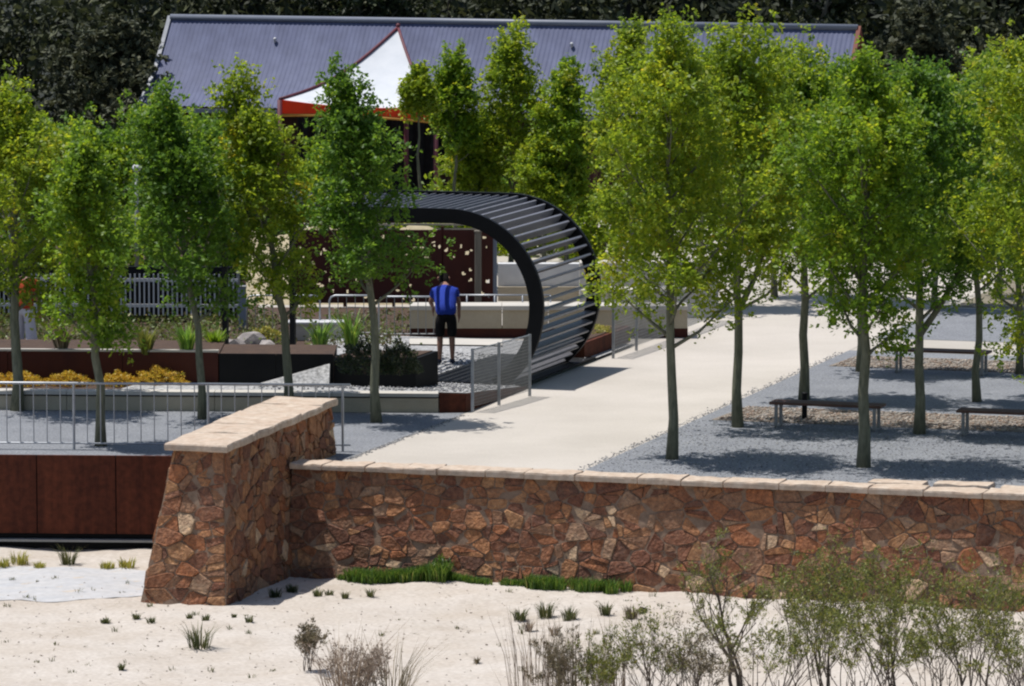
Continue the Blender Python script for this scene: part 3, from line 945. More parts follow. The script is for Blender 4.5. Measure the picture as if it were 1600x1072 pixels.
def person(label, loc, rotz, scale, top, bottom, skirt=False, stoop=.10):
    root = empty('person', loc, label, 'person')
    root.rotation_euler = (0, 0, rotz)
    root.scale = (scale,) * 3
    s = stoop
    zz = lambda z: z - max(0, z - .95) * s * 1.0      # the more he stoops, the lower the upper body
    J = [((0, 0, .93), .135), ((0, s * .5, zz(1.08)), .125), ((0, s * 1.2, zz(1.26)), .145), ((0, s * 1.9, zz(1.40)), .095), ((0, s * 2.3, zz(1.465)), .055),
         ((0, s * 2.75, zz(1.535)), .078), ((0, s * 3.1, zz(1.625)), .085), ((0, s * 3.3, zz(1.69)), .055)]
    E_ = [(0, 1), (1, 2), (2, 3), (3, 4), (4, 5), (5, 6), (6, 7)]

    def add(p, r, par):
        J.append((p, r)); E_.append((par, len(J) - 1)); return len(J) - 1
    for sd in (-1, 1):
        sh = add((sd * .17, s * 1.6, zz(1.345)), .062, 3)
        el = add((sd * .25, s * 1.5 + (0 if sd > 0 else .05), zz(1.07)), .044, sh)
        wr = add((sd * (.255 if sd > 0 else .19), s * 1.6 + (.05 if sd > 0 else .22), .83 if sd > 0 else .93), .028, el)
        pb_ = J[wr][0]
        pa = add((pb_[0] + sd * .003, pb_[1] + .015, pb_[2] - .07), (.018, .036), wr)
        for f, (dx, dy, ln) in enumerate(((0, .05, .06), (0, .028, .085), (0, .006, .092), (0, -.016, .085), (0, -.034, .066))):
            b = J[pa][0]
            k1 = add((b[0], b[1] + dy, b[2] - ln * .55), .0085, pa)
            add((b[0] - sd * .012, b[1] + dy, b[2] - ln), .0075, k1)
        hp = add((sd * .088, 0, .86), .095, 0)
        kn = add((sd * .105, .03, .49), .058, hp)
        cf = add((sd * .108, -.01, .34), .056, kn)
        an = add((sd * .112, -.01, .09), .036, cf)
        add((sd * .125, .13, .035), .034, an)
    me = skin_mesh('body', [j[0] for j in J], E_, [j[1] for j in J])
    body = link_mesh('body', me, mt['skin'], root)
    # shirt
    S = [((0, -.01, .83), (.19, .15)), ((0, -.005, .95), (.20, .155)), ((0, s * .5, zz(1.08)), (.205, .16)), ((0, s * 1.2, zz(1.24)), (.225, .17)), ((0, s * 1.8, zz(1.37)), (.17, .13)), ((0, s * 2.2, zz(1.455)), .082)]
    ES = [(0, 1), (1, 2), (2, 3), (3, 4), (4, 5)]
    for sd in (-1, 1):
        S.append(((sd * .185, s * 1.6, zz(1.325)), .085)); ES.append((4, len(S) - 1))
        S.append(((sd * .235, s * 1.55 + (0 if sd > 0 else .02), zz(1.15)), .070)); ES.append((len(S) - 2, len(S) - 1))
    link_mesh('shirt', skin_mesh('shirt', [j[0] for j in S], ES, [j[1] for j in S]), top, root)
    # shorts or trousers
    T = [((0, 0, .985), (.155, .125)), ((0, -.005, .89), (.165, .135))]
    ET = [(0, 1)]
    low = .46 if not skirt else .10
    for sd in (-1, 1):
        T.append(((sd * .088, 0, .82), .118)); ET.append((1, len(T) - 1))
        T.append(((sd * .105, .015, .66), .10)); ET.append((len(T) - 2, len(T) - 1))
        T.append(((sd * (.108 if not skirt else .17), .015, low), .088 if not skirt else .12)); ET.append((len(T) - 2, len(T) - 1))
    link_mesh('shorts' if not skirt else 'trousers', skin_mesh('shorts', [j[0] for j in T], ET, [j[1] for j in T]), bottom, root)
    # hair
    Hh = [((0, s * 2.4 - .03, zz(1.465)), .075), ((0, s * 2.75 - .028, zz(1.55)), .094), ((0, s * 3.05 - .014, zz(1.63)), .103), ((0, s * 3.25, zz(1.69)), .07)]
    link_mesh('hair', skin_mesh('hair', [j[0] for j in Hh], [(0, 1), (1, 2), (2, 3)], [j[1] for j in Hh]), mt['hair'], root)
    # face details (nose, ears) on the far side
    mb = MB()
    nz = Vector((0, s * 3.0 + .095, zz(1.60)))
    for sd in (-1, 1):
        e = Vector((sd * .088, s * 2.95, zz(1.59)))
        mb.tube([e + Vector((0, 0, -.03)), e + Vector((sd * .012, -.012, .005)), e + Vector((0, -.005, .032))], [.012, .018, .012], 5)
    mb.tube([nz + Vector((0, -.02, .03)), nz + Vector((0, .018, -.01)), nz + Vector((0, -.015, -.02))], [.01, .016, .012], 5)
    me = mb.mesh('ears_and_nose', smooth=True)
    link_mesh('ears_and_nose', me, mt['skin'], root)
    for sd in (-1, 1):
        link_mesh('shoe', skin_mesh('shoe', [(sd * .112, -.045, .045), (sd * .115, .03, .045), (sd * .125, .15, .036)], [(0, 1), (1, 2)], [.047, .05, .042], sub=2), mt['shoe'], root)
    return root


pp = G(697, 569, 0)
pz = court_z(pp.x, pp.y)
pp = G(697, 569, pz)
person('person in a blue shirt and black shorts seen from behind, head bowed', (pp.x, pp.y, pz + .012), math.radians(4), .985, mt['blue_shirt'], mt['black_cloth'], stoop=.25)
p3 = G(36, 560, 0)
person('person in an orange red top and white trousers, half hidden by the leftmost trunk', (p3.x, p3.y + .3, .004), math.radians(-30), .99, mt['orange_cloth'], mt['white_cloth'], True, stoop=.04)

# ------------------------------------------------------------------ benches
def bench(u0, u1, v, label, legs=(0.06, .94)):
    r = empty('bench', W((u0 + u1) / 2, v, 0), label, 'bench', 'slim benches under the trees')
    L_ = u1 - u0
    for k in range(2):
        c = W((u0 + u1) / 2, v + (k - .5) * .2, .395)
        MB().box(c, L_, .185, .042, ax=(QX, QY, 0), bev=.006).build('seat_plank', mt['bench_wood'], r)
    for t in legs:
        c = W(u0 + L_ * t, v, .19)
        mb = MB()
        mb.box(c + W(0, 0, 0) + Vector((PX, PY, 0)) * -.15, .045, .05, .36, ax=(QX, QY, 0))
        mb.box(c + Vector((PX, PY, 0)) * .15, .045, .05, .36, ax=(QX, QY, 0))
        mb.box(W(u0 + L_ * t, v, .022), .05, .35, .03, ax=(QX, QY, 0))
        mb.build('leg', mt['bench_leg'], r)


bench(-19.88, -18.08, 76.68, 'dark timber bench with pale legs behind the thick foreground trunk')
bench(-16.85, -15.05, 76.55, 'dark timber bench cut off by the right edge of the picture')
bench(-19.75, -18.05, 84.45, 'farthest timber bench before the cross path')
c = G(1257, 655, 0)
r = empty('bollard', c, 'short black post standing behind the left end of the nearest bench', 'bollard')
MB().tube([c, c + Vector((0, 0, .40))], .045, 10).build('shaft', mt['black'], r, False)
MB().tube([c + Vector((0, 0, .40)), c + Vector((0, 0, .42)), c + Vector((0, 0, .435))], [.052, .052, .03], 10).build('cap', mt['black'], r)

# ------------------------------------------------------------------ the middle distance
sheet('garden_floor', [(-22, 84.4, 0), G(640, 556, 0), G(640, 530, 0), G(690, 528, 0), (-.4, 97.1, 0), (-4.9, 97.1, 0), (-5.3, 121, 0), (-40, 121, 0)], .003, mt['soil'], 'mulched garden floor behind the planters')
sheet('grove_floor', [W(-21.1, 95.2), W(8, 95.2), W(8, 118), W(-21.1, 118)], .0045, mt['grove'], 'leaf littered floor of the far grove')
# white paling fence
pf = empty('paling_fence', (-6, 94, 0), 'white paling fence behind the planted beds on the left', 'fence')
fy = lambda x: 94.0 - .055 * (x + 5.2)
x0, x1 = at(-25, 480, 94).x, at(372, 480, 94).x
pal = MB().hexa([(-.014, -.008, 0), (.014, -.008, 0), (.014, .008, 0), (-.014, .008, 0), (-.014, -.008, .78), (.014, -.008, .78), (.014, .008, .78), (-.014, .008, .78)]).mesh('paling')
org = ORG[pf.name]
x = x0
while x < x1:
    link_mesh('paling', pal, mt['white'], pf, Vector((x, fy(x), .17)) - org)
    x += .088
for zz in (.32, .80):
    MB().hexa([(x0, fy(x0) + .012, zz), (x1, fy(x1) + .012, zz), (x1, fy(x1) + .04, zz), (x0, fy(x0) + .04, zz), (x0, fy(x0) + .012, zz + .06), (x1, fy(x1) + .012, zz + .06), (x1, fy(x1) + .04, zz + .06), (x0, fy(x0) + .04, zz + .06)]).build('rail', mt['white'], pf)
for xx in (x0, (x0 + x1) / 2, x1):
    MB().box((xx, fy(xx) + .07, .5), .06, .06, 1.0).build('post', mt['galv_dull'], pf)
MB().hexa([(x0, fy(x0) + .35, 0), (x1, fy(x1) + .35, 0), (x1, fy(x1) + .45, 0), (x0, fy(x0) + .45, 0), (x0, fy(x0) + .35, 1.05), (x1, fy(x1) + .35, 1.05), (x1, fy(x1) + .45, 1.05), (x0, fy(x0) + .45, 1.05)]).build('shade_board', mt['black'], pf)  # added black board paints the shade behind the palings
c = G(379, 516, 0)
r = empty('gate_post', c, 'stout blue grey steel post at the right end of the paling fence', 'post')
MB().box(c + Vector((0, 0, .4)), .14, .12, .8, bev=.01).build('shaft', mt['bluegrey'], r)
MB().box(c + Vector((0, 0, .815)), .16, .14, .03, bev=.006).build('cap', mt['galv_dull'], r)

# hoop barriers
for k, (xa, xb, yb, label) in enumerate(((386, 440, 530, 'galvanised hoop barrier next to the blue grey post'), (455, 500, 530, 'galvanised hoop barrier behind the white low wall'),
                                          (515, 582, 530, 'galvanised hoop barrier left of the thin foreground trunk'), (592, 690, 532, 'galvanised hoop barrier beside the person in blue'))):
    A, B = G(xa, yb, 0), G(xb, yb, 0)
    r = empty('hoop_barrier', (A + B) / 2, label, 'barrier')
    h = .80
    Z = Vector((0, 0, 1)); d = (B - A).normalized()
    MB().tube([A, A + Z * (h - .1), A + Z * (h - .03) + d * .03, A + Z * h + d * .1, B + Z * h - d * .1, B + Z * (h - .03) - d * .03, B + Z * (h - .1), B], .018, 6).build('hoop', mt['galv'], r, True)
    n = max(3, int((B - A).length / .14))
    MB().tube([A + Z * .12, B + Z * .12], .01, 5).build('bottom_rail', mt['galv_dull'], r)
    bmh = bar_mesh('bar', h - .12, .007, 5)
    for q in range(1, n):
        link_mesh('bar', bmh, mt['galv_dull'], r, A.lerp(B, q / n) + Z * .12 - ORG[r.name])

# low white wall, rocks
A, B = G(452, 533, 0), G(535, 533, 0)
r = empty('low_wall', A, 'low white rendered wall among green plants left of the planter box', 'wall')
MB().box((A + B) / 2 + Vector((0, .2, .15)), (B - A).length, .35, .30, bev=.01).build('wall_body', mt['pale'], r)
MB().box((A + B) / 2 + Vector((0, .2, .325)), (B - A).length + .06, .42, .05, bev=.01).build('coping', mt['white'], r)
sheet('white_kerb', [G(640, 544, 0), G(785, 546, 0), G(785, 536, 0), G(640, 535, 0)], .075, mt['pale'], 'bright pale strip of paving behind the court')
rr = random.Random(5)


def rock(name, c, r, label, group=None, mat='rock'):
    bm = bmesh.new()
    bmesh.ops.create_icosphere(bm, subdivisions=2, radius=1)
    for v in bm.verts:
        n = rr.uniform(.78, 1.1)
        v.co = Vector((v.co.x * r[0] * n, v.co.y * r[1] * n, max(-.2, v.co.z) * r[2] * n))
    me = bpy.data.meshes.new(name); bm.to_mesh(me); bm.free()
    o = link_mesh(name, me, mt[mat]); o.location = c; ORG[o.name] = Vector(c)
    return tag(o, label, 'rock', group)


for k, (px, py, w, hh) in enumerate(((362, 545, .26, .2), (392, 538, .3, .24), (418, 545, .22, .16))):
    rock('boulder', G(px, py, .1), (w, .25, hh), ['grey boulder nearest the black planter corner, left of three', 'largest grey boulder, middle of the three below the blue grey post', 'small grey boulder, right of the three behind the black planter'][k])

# concrete terrace seat behind the pergola
tr = empty('terrace_wall', G(740, 530, 0), 'cream concrete terrace wall seat with overhanging cap behind the pergola', 'seat wall')
q0, q1 = G(640, 529, 0), G(1075, 529, 0)
n_ = 6
for k in range(n_):
    A, B = q0.lerp(q1, k / n_), q0.lerp(q1, (k + 1) / n_); B = B - (B - A).normalized() * .012
    mid = (A + B) / 2; L_ = (B - A).length
    MB().box(mid + Vector((0, .3, .345)), L_, .5, .33).build('wall_panel', mt['cream'], tr)
    MB().box(mid + Vector((0, .3, .56)), L_, .6, .085, bev=.008).build('cap_slab', mt['pale'], tr)
MB().box((q0 + q1) / 2 + Vector((0, .33, .09)), (q1 - q0).length, .48, .178).build('plinth', mt['corten_dark'], tr)
# second and third terrace steps further back
for k, (py, zz, label) in enumerate(((497, .55, 'second pale terrace step right behind the curl'), (478, .85, 'highest pale terrace step right behind the curl'))):
    A, B = G(905, py, 0), G(1120, py, 0)
    r = empty('terrace_step', (A + B) / 2, label, 'step')
    L_ = (B - A).length
    for q in range(4):
        MB().box(A.lerp(B, (q + .5) / 4) + Vector((0, .3, zz / 2 - .05)), L_ / 4 - .015, .5, zz - .11).build('riser_panel', mt['pale'], r)
        MB().box(A.lerp(B, (q + .5) / 4) + Vector((0, .3, zz - .055)), L_ / 4 - .015, .6, .09, bev=.008).build('tread_slab', mt['pale'], r)
    mb = MB()

# rail along the terrace
A, B = G(686, 522, 0), G(860, 522, 0)
r = empty('terrace_rail', (A + B) / 2, 'slim galvanised handrail crossing behind the person in blue', 'railing')
Z = Vector((0, 0, 1))
for zz in (.72, .40): MB().tube([A + Z * zz, B + Z * zz], .016, 5).build('rail', mt['galv'], r, True)
for t in (0, .25, .5, .75, 1): MB().tube([A.lerp(B, t), A.lerp(B, t) + Z * .72], .016, 5).build('post', mt['galv'], r, True)

# rusty planter beyond the curl
r = empty('corner_planter', W(-26.3, 85.5, 0), 'low rusty steel planter with ground cover between the curl and the path', 'planter')
c4 = [W(-26.3, 84.3), W(-25.25, 84.3), W(-25.25, 87.2), W(-26.3, 87.2)]
MB().hexa([up(p, .04) for p in c4] + [up(p, .33) for p in c4]).build('steel_box', mt['corten'], r)
c5 = [W(-26.22, 84.4), W(-25.33, 84.4), W(-25.33, 87.1), W(-26.22, 87.1)]
MB().hexa([up(p, .30) for p in c5] + [up(p, .345) for p in c5]).build('soil', mt['soil'], r)

# bank added behind the screen so its holes show bright
mb = MB(); nb = 12
for i in range(nb + 1):
    for j in range(5):
        x = -5.2 + 4.7 * i / nb; t = j / 4
        mb.v.append((x, 97.55 + 3.0 * t + .08 * math.sin(i * 1.7), -.02 + 1.2 * t * (1 - .1 * math.sin(i * 1.3)) if j else -.02))
mb.f += [(j + 5 * i, j + 5 * (i + 1), j + 1 + 5 * (i + 1), j + 1 + 5 * i) for i in range(nb) for j in range(4)]
tag(mb.build('added_bank', mt['bank'], smooth=True), 'straw coloured bank added behind the perforated screen to brighten its holes', kind='structure')
# dark perforated screen
scr = empty('perforated_screen', G(620, 480, 0), 'dark maroon steel screen pierced with small irregular holes', 'screen')
xa, xb = G(462, 480).x, G(768, 480).x
rr = random.Random(12)
npan = 4
for k in range(npan):
    a = xa + (xb - xa) * k / npan + .01; b = xa + (xb - xa) * (k + 1) / npan - .01
    cw = .032; nxp = int((b - a) / cw); nzp = 44
    z0, z1 = .08, 1.5
    holes = set()
    for _ in range(16):
        i, j = rr.randrange(1, nxp - 1), rr.randrange(1, nzp - 1)
        for di in range(rr.choice((1, 2))):
            for dj in range(rr.choice((1, 1, 2))):
                if 0 < i + di < nxp - 1 and 0 < j + dj < nzp - 1: holes.add((i + di, j + dj))
    V = [(a + (b - a) * i / nxp + (rr.uniform(-.012, .012) if 0 < i < nxp else 0), 97.16 - .055 * 0, z0 + (z1 - z0) * j / nzp + (rr.uniform(-.012, .012) if 0 < j < nzp else 0)) for j in range(nzp + 1) for i in range(nxp + 1)]
    Fp = [(j * (nxp + 1) + i, j * (nxp + 1) + i + 1, (j + 1) * (nxp + 1) + i + 1, (j + 1) * (nxp + 1) + i) for j in range(nzp) for i in range(nxp) if (i, j) not in holes]
    mb = MB(); mb.v = V; mb.f = Fp
    o = mb.build('screen_panel', mt['corten_dark'], scr)
    so2 = o.modifiers.new('thick', 'SOLIDIFY'); so2.thickness = .012
for k in range(npan + 1):
    xx = xa + (xb - xa) * k / npan
    MB().box((xx, 97.26, .78), .06, .06, 1.56).build('post', mt['corten_dark'], scr)
c = G(747, 482, 0)
r = empty('timber_post', c, 'tall tan post standing before the perforated screen', 'post')
MB().box(c + Vector((0, 0, .74)), .13, .13, 1.48, bev=.012).build('shaft', mt['tan_post'], r)
MB().box(c + Vector((0, 0, 1.49)), .15, .15, .04, bev=.008).build('cap', mt['tan_post'], r)
c = G(773, 478, 0)
r = empty('steel_post', c, 'pale blue grey post at the right edge of the perforated screen', 'post')
MB().box(c + Vector((0, 0, .72)), .09, .09, 1.44, bev=.008).build('shaft', mt['bluegrey'], r)
MB().box(c + Vector((0, 0, 1.45)), .11, .11, .03, bev=.006).build('cap', mt['galv_dull'], r)
# rust beam shelter behind the screen
r = empty('steel_canopy', (-2.6, 101, 0), 'rust coloured steel canopy beam with pale rails above the perforated screen', 'canopy')
xa, xb = at(452, 345, 101).x, at(748, 345, 101).x
MB().box(((xa + xb) / 2, 101, 1.47), xb - xa, .5, .3).build('fascia', mt['corten'], r)
for zz in (1.29, 1.2):
    MB().box(((xa + xb) / 2, 100.7, zz), xb - xa, .04, .035).build('rail', mt['cream'], r)
for t in (.02, .35, .68, .98):
    MB().box((xa + (xb - xa) * t, 101, .70), .08, .08, 1.4).build('post', mt['corten_dark'], r)
# pale wall behind
A, B = G(778, 470, 0), G(905, 470, 0)
r = empty('rendered_wall', (A + B) / 2, 'pale rendered wall seen through the opening of the curl', 'wall')
MB().box((A + B) / 2 + Vector((0, .2, .36)), (B - A).length, .3, .72).build('wall_body', mt['white'], r)
MB().box((A + B) / 2 + Vector((0, -.02, .14)), (B - A).length, .1, .28).build('plinth', mt['cream'], r)

# lamp and sign among the left trees
c = at(213, 263, 99)
r = empty('lamp_post', (c.x, c.y, 0), 'slim lamp post with a small white globe among the left trees', 'lamp post')
MB().tube([(c.x, c.y, 0), (c.x, c.y, c.z - .06)], [.05, .035], 8).build('pole', mt['galv_dull'], r, True)
bm = bmesh.new(); bmesh.ops.create_uvsphere(bm, u_segments=12, v_segments=8, radius=.085)
me = bpy.data.meshes.new('globe'); bm.to_mesh(me); bm.free()
link_mesh('globe', me, mt['white'], r, c - ORG[r.name])
c = at(14, 285, 99)
r = empty('sign_board', (c.x, c.y, 0), 'small pale pink board on a post behind the leftmost tree', 'sign')
MB().tube([(c.x, c.y + .03, 0), (c.x, c.y + .03, c.z)], .03, 6).build('post', mt['galv_dull'], r, True)
MB().box(c, .26, .03, .17, bev=.004).build('board', M('sign_pink', (.72, .6, .62), (.66, .54, .56)), r)

# ------------------------------------------------------------------ long roofed building
RL = at(268, 30, 123.0)          # ridge, left end
zr = RL.z
uR, vR = RL.x * QX + RL.y * QY, RL.x * PX + RL.y * PY
LEN = 17.1
bld = empty('roofed_building', W(uR + LEN / 2, vR, 0), 'long low building with a curved blue grey corrugated metal roof', 'building')
# concave front slope: (distance out from the ridge, height)
slope = [(0, 0), (.18, -.24), (.40, -.52), (.65, -.82), (.92, -1.12), (1.2, -1.4), (1.55, -1.68), (2.0, -1.98)]


def roof_sheet(name, sign, thick=0):
    pitch_ = .115; n = int(LEN / pitch_ * 4)
    V, Fq = [], []
    for (d, dz) in slope:
        for i in range(n + 1):
            uu = uR + LEN * i / n
            w = .5 - .5 * math.cos(2 * math.pi * (i / 4))
            p = W(uu, vR - sign * d, zr + dz + .022 * w)
            V.append(p)
    m = len(slope)
    for j in range(m - 1):
        for i in range(n):
            q = (j * (n + 1) + i, j * (n + 1) + i + 1, (j + 1) * (n + 1) + i + 1, (j + 1) * (n + 1) + i)
            Fq.append(q if sign < 0 else q[::-1])
    org = ORG[bld.name]
    V = [(p.x - org.x, p.y - org.y, p.z - org.z) for p in V]
    return link_mesh(name, fast_mesh(name, V, Fq, True), mt['roof'], bld)


roof = roof_sheet('roof', 1)
roof_sheet('roof', -1)
A, B = W(uR - .02, vR, zr + .05), W(uR + LEN + .02, vR, zr + .05)
MB().tube([A, B], .075, 8).build('ridge_cap', mt['ridge'], roof, True)
for side, nm, mm in ((-.05, 'barge_board', 'barge'), (LEN + .05, 'barge_board', 'barge_red')):
    mb = MB()
    for sgn in (1, -1):
        for (d0, z0), (d1, z1) in zip(slope[:-1], slope[1:]):
            mb.hexa([W(uR + side - .05, vR - sgn * d0, zr + z0 - .12), W(uR + side + .05, vR - sgn * d0, zr + z0 - .12), W(uR + side + .05, vR - sgn * d1, zr + z1 - .12), W(uR + side - .05, vR - sgn * d1, zr + z1 - .12),
                     W(uR + side - .05, vR - sgn * d0, zr + z0 + .09), W(uR + side + .05, vR - sgn * d0, zr + z0 + .09), W(uR + side + .05, vR - sgn * d1, zr + z1 + .09), W(uR + side - .05, vR - sgn * d1, zr + z1 + .09)])
    o = mb.build(nm, mt[mm], bld)
    if mm == 'barge_red': o['label'] = 'rust red barge board at the right gable'
d, dz = slope[-1]
A, B = W(uR, vR - d - .05, zr + dz - .04), W(uR + LEN, vR - d - .05, zr + dz - .04)
MB().hexa([A + Vector((0, 0, -.1)), B + Vector((0, 0, -.1)), W(uR + LEN, vR - d + .04, zr + dz - .14), W(uR, vR - d + .04, zr + dz - .14), A, B, W(uR + LEN, vR - d + .04, zr + dz - .04), W(uR, vR - d + .04, zr + dz - .04)]).build('gutter', mt['barge'], bld)
wv = vR - 1.0
P4 = [W(uR + .4, wv), W(uR + LEN - .4, wv), W(uR + LEN - .4, vR + 1.4), W(uR + .4, vR + 1.4)]
MB().hexa([up(p, 0) for p in P4] + [up(p, zr - 1.6) for p in P4]).build('wall', mt['brown_wall'], bld)
for k in range(6):
    uu = uR + 1.5 + k * 2.8
    c = W(uu, wv - .03, 1.35)
    wdw = MB().box(c, 1.3, .08, 1.1, ax=(QX, QY, 0)).build('window', mt['barge'], bld)
    MB().box(W(uu, wv - .075, 1.35), 1.14, .02, .94, ax=(QX, QY, 0)).build('pane', mt['glass_dark'], wdw)
for k in range(7):
    uu = uR + .2 + k * (LEN - .4) / 6
    c = W(uu, vR - 1.9)
    MB().box((c.x, c.y, (zr - 2.1) / 2), .1, .1, zr - 2.1, ax=(QX, QY, 0)).build('verandah_post', mt['brown_wall'], bld)
for px, py in ((446, 61), (916, 70)):
    uu = uR + (px - 268) / (1345 - 268) * LEN
    c = W(uu, vR - .42, zr - .50)
    MB().tube([c, c + Vector((0, 0, .07)), c + Vector((0, 0, .075)), c + Vector((0, 0, .12))], [.03, .03, .055, .02], 8).build('roof_vent', mt['white'], roof, True)

# ------------------------------------------------------------------ peaked canvas marquee
YM = 113.0
mq = empty('marquee', (at(560, 400, YM).x, YM + 1.5, 0), 'white peaked canvas marquee with an orange red scalloped valance and maroon edges', 'marquee')
FL, FR = at(437, 156, YM), at(681, 167, YM)
AP = at(622, 44, YM + 3.2)
BL = FL + Vector((1.5, 4.2, .0)); BR = FR + Vector((-.75, 4.2, .0))


def edge_pt(t, corner):   # concave hip line from apex to corner
    p = AP.lerp(corner, t)
    p.z -= .27 * math.sin(math.pi * t)
    return p


nt_ = 12
for k, (c0_, c1_) in enumerate(((FL, FR), (FR, BR), (BR, BL), (BL, FL))):
    V, Fq = [], []
    for i in range(nt_ + 1):
        t = i / nt_
        a, b = edge_pt(t, c0_), edge_pt(t, c1_)
        for j in range(nt_ + 1):
            s_ = j / nt_
            p = a.lerp(b, s_)
            p.z -= .10 * t * math.sin(math.pi * s_)
            V.append(tuple(p - ORG[mq.name]))
    Fq = [(i * (nt_ + 1) + j, (i + 1) * (nt_ + 1) + j, (i + 1) * (nt_ + 1) + j + 1, i * (nt_ + 1) + j + 1) for i in range(nt_) for j in range(nt_)]
    link_mesh('canvas', fast_mesh('canvas', V, Fq, True), mt['canvas'], mq)
    # valance: hangs straight, its hem arched
    mb, mh = MB(), MB()
    for j in range(nt_):
        s0, s1 = j / nt_, (j + 1) / nt_
        p, q = edge_pt(1, c0_).lerp(edge_pt(1, c1_), s0), edge_pt(1, c0_).lerp(edge_pt(1, c1_), s1)
        p.z -= .10 * math.sin(math.pi * s0) - .01; q.z -= .10 * math.sin(math.pi * s1) - .01
        d0, d1 = .36 - .16 * math.sin(math.pi * s0), .36 - .16 * math.sin(math.pi * s1)
        mb.quad(p - Vector((0, 0, d0)), q - Vector((0, 0, d1)), q, p)
        mh.tube([p - Vector((0, 0, d0)), q - Vector((0, 0, d1))], .035, 5)
    o = mb.build('valance', mt['valance'], mq)
    so3 = o.modifiers.new('thick', 'SOLIDIFY'); so3.thickness = .012
    mh.build('hem', mt['valance_trim'], mq)
    MB().tube([edge_pt(i / nt_, c0_) + Vector((0, 0, .02)) for i in range(nt_ + 1)], .038, 6).build('hip_pole', mt['maroon'], mq, True)
    b = edge_pt(1, c0_)
    MB().tube([(b.x, b.y, 0), (b.x, b.y, b.z)], .055, 8).build('pole', mt['maroon'], mq, True)
bm = bmesh.new(); bmesh.ops.create_uvsphere(bm, u_segments=10, v_segments=8, radius=.055)
me = bpy.data.meshes.new('finial'); bm.to_mesh(me); bm.free()
link_mesh('finial', me, mt['maroon'], mq, AP + Vector((0, 0, .06)) - ORG[mq.name])
# dark infill painting the shade inside the marquee
r = empty('shade_infill', (mq.location.x, YM + 4.6, 0), 'dark curtain hanging inside the marquee', 'infill')
mb = MB()
xa, xb = FL.x + .2, FR.x - .1
n = 40
for k in range(n):
    x0_, x1_ = xa + (xb - xa) * k / n, xa + (xb - xa) * (k + 1) / n
    y0_, y1_ = YM + 4.6 + .06 * math.sin(k * 1.9), YM + 4.6 + .06 * math.sin((k + 1) * 1.9)
    mb.quad((x0_, y0_, .02), (x1_, y1_, .02), (x1_, y1_, 2.7), (x0_, y0_, 2.7))
o = mb.build('infill_panel', mt['black_cloth'], r)
so4 = o.modifiers.new('thick', 'SOLIDIFY'); so4.thickness = .01
MB().tube([(xa - .05, YM + 4.6, 2.72), (xb + .05, YM + 4.6, 2.72)], .025, 6).build('infill_rod', mt['maroon'], r)

# ------------------------------------------------------------------ vegetation
def leaf_arrays(C, length, width, rs, up_bias=.8, along=None):
    """diamond leaves, one quad each"""
    n = len(C)
    nrm = rs.normal(size=(n, 3)); nrm[:, 2] += up_bias * np.sign(rs.uniform(-.25, 1, n)); nrm /= np.linalg.norm(nrm, axis=1)[:, None]
    d = rs.normal(size=(n, 3)) if along is None else along + rs.normal(size=(n, 3)) * .5
    d -= nrm * np.sum(d * nrm, axis=1)[:, None]; d /= np.linalg.norm(d, axis=1)[:, None]
    s = np.cross(nrm, d)
    l = (length * rs.uniform(.5, 1.45, n))[:, None]; w = (width * rs.uniform(.55, 1.4, n))[:, None]
    V = np.stack([C - d * l * .5, C + s * w * .5 - d * l * .06, C + d * l * .5, C - s * w * .5 - d * l * .06], axis=1)
    F = np.arange(n * 4).reshape(n, 4)
    return V.reshape(-1, 3), F


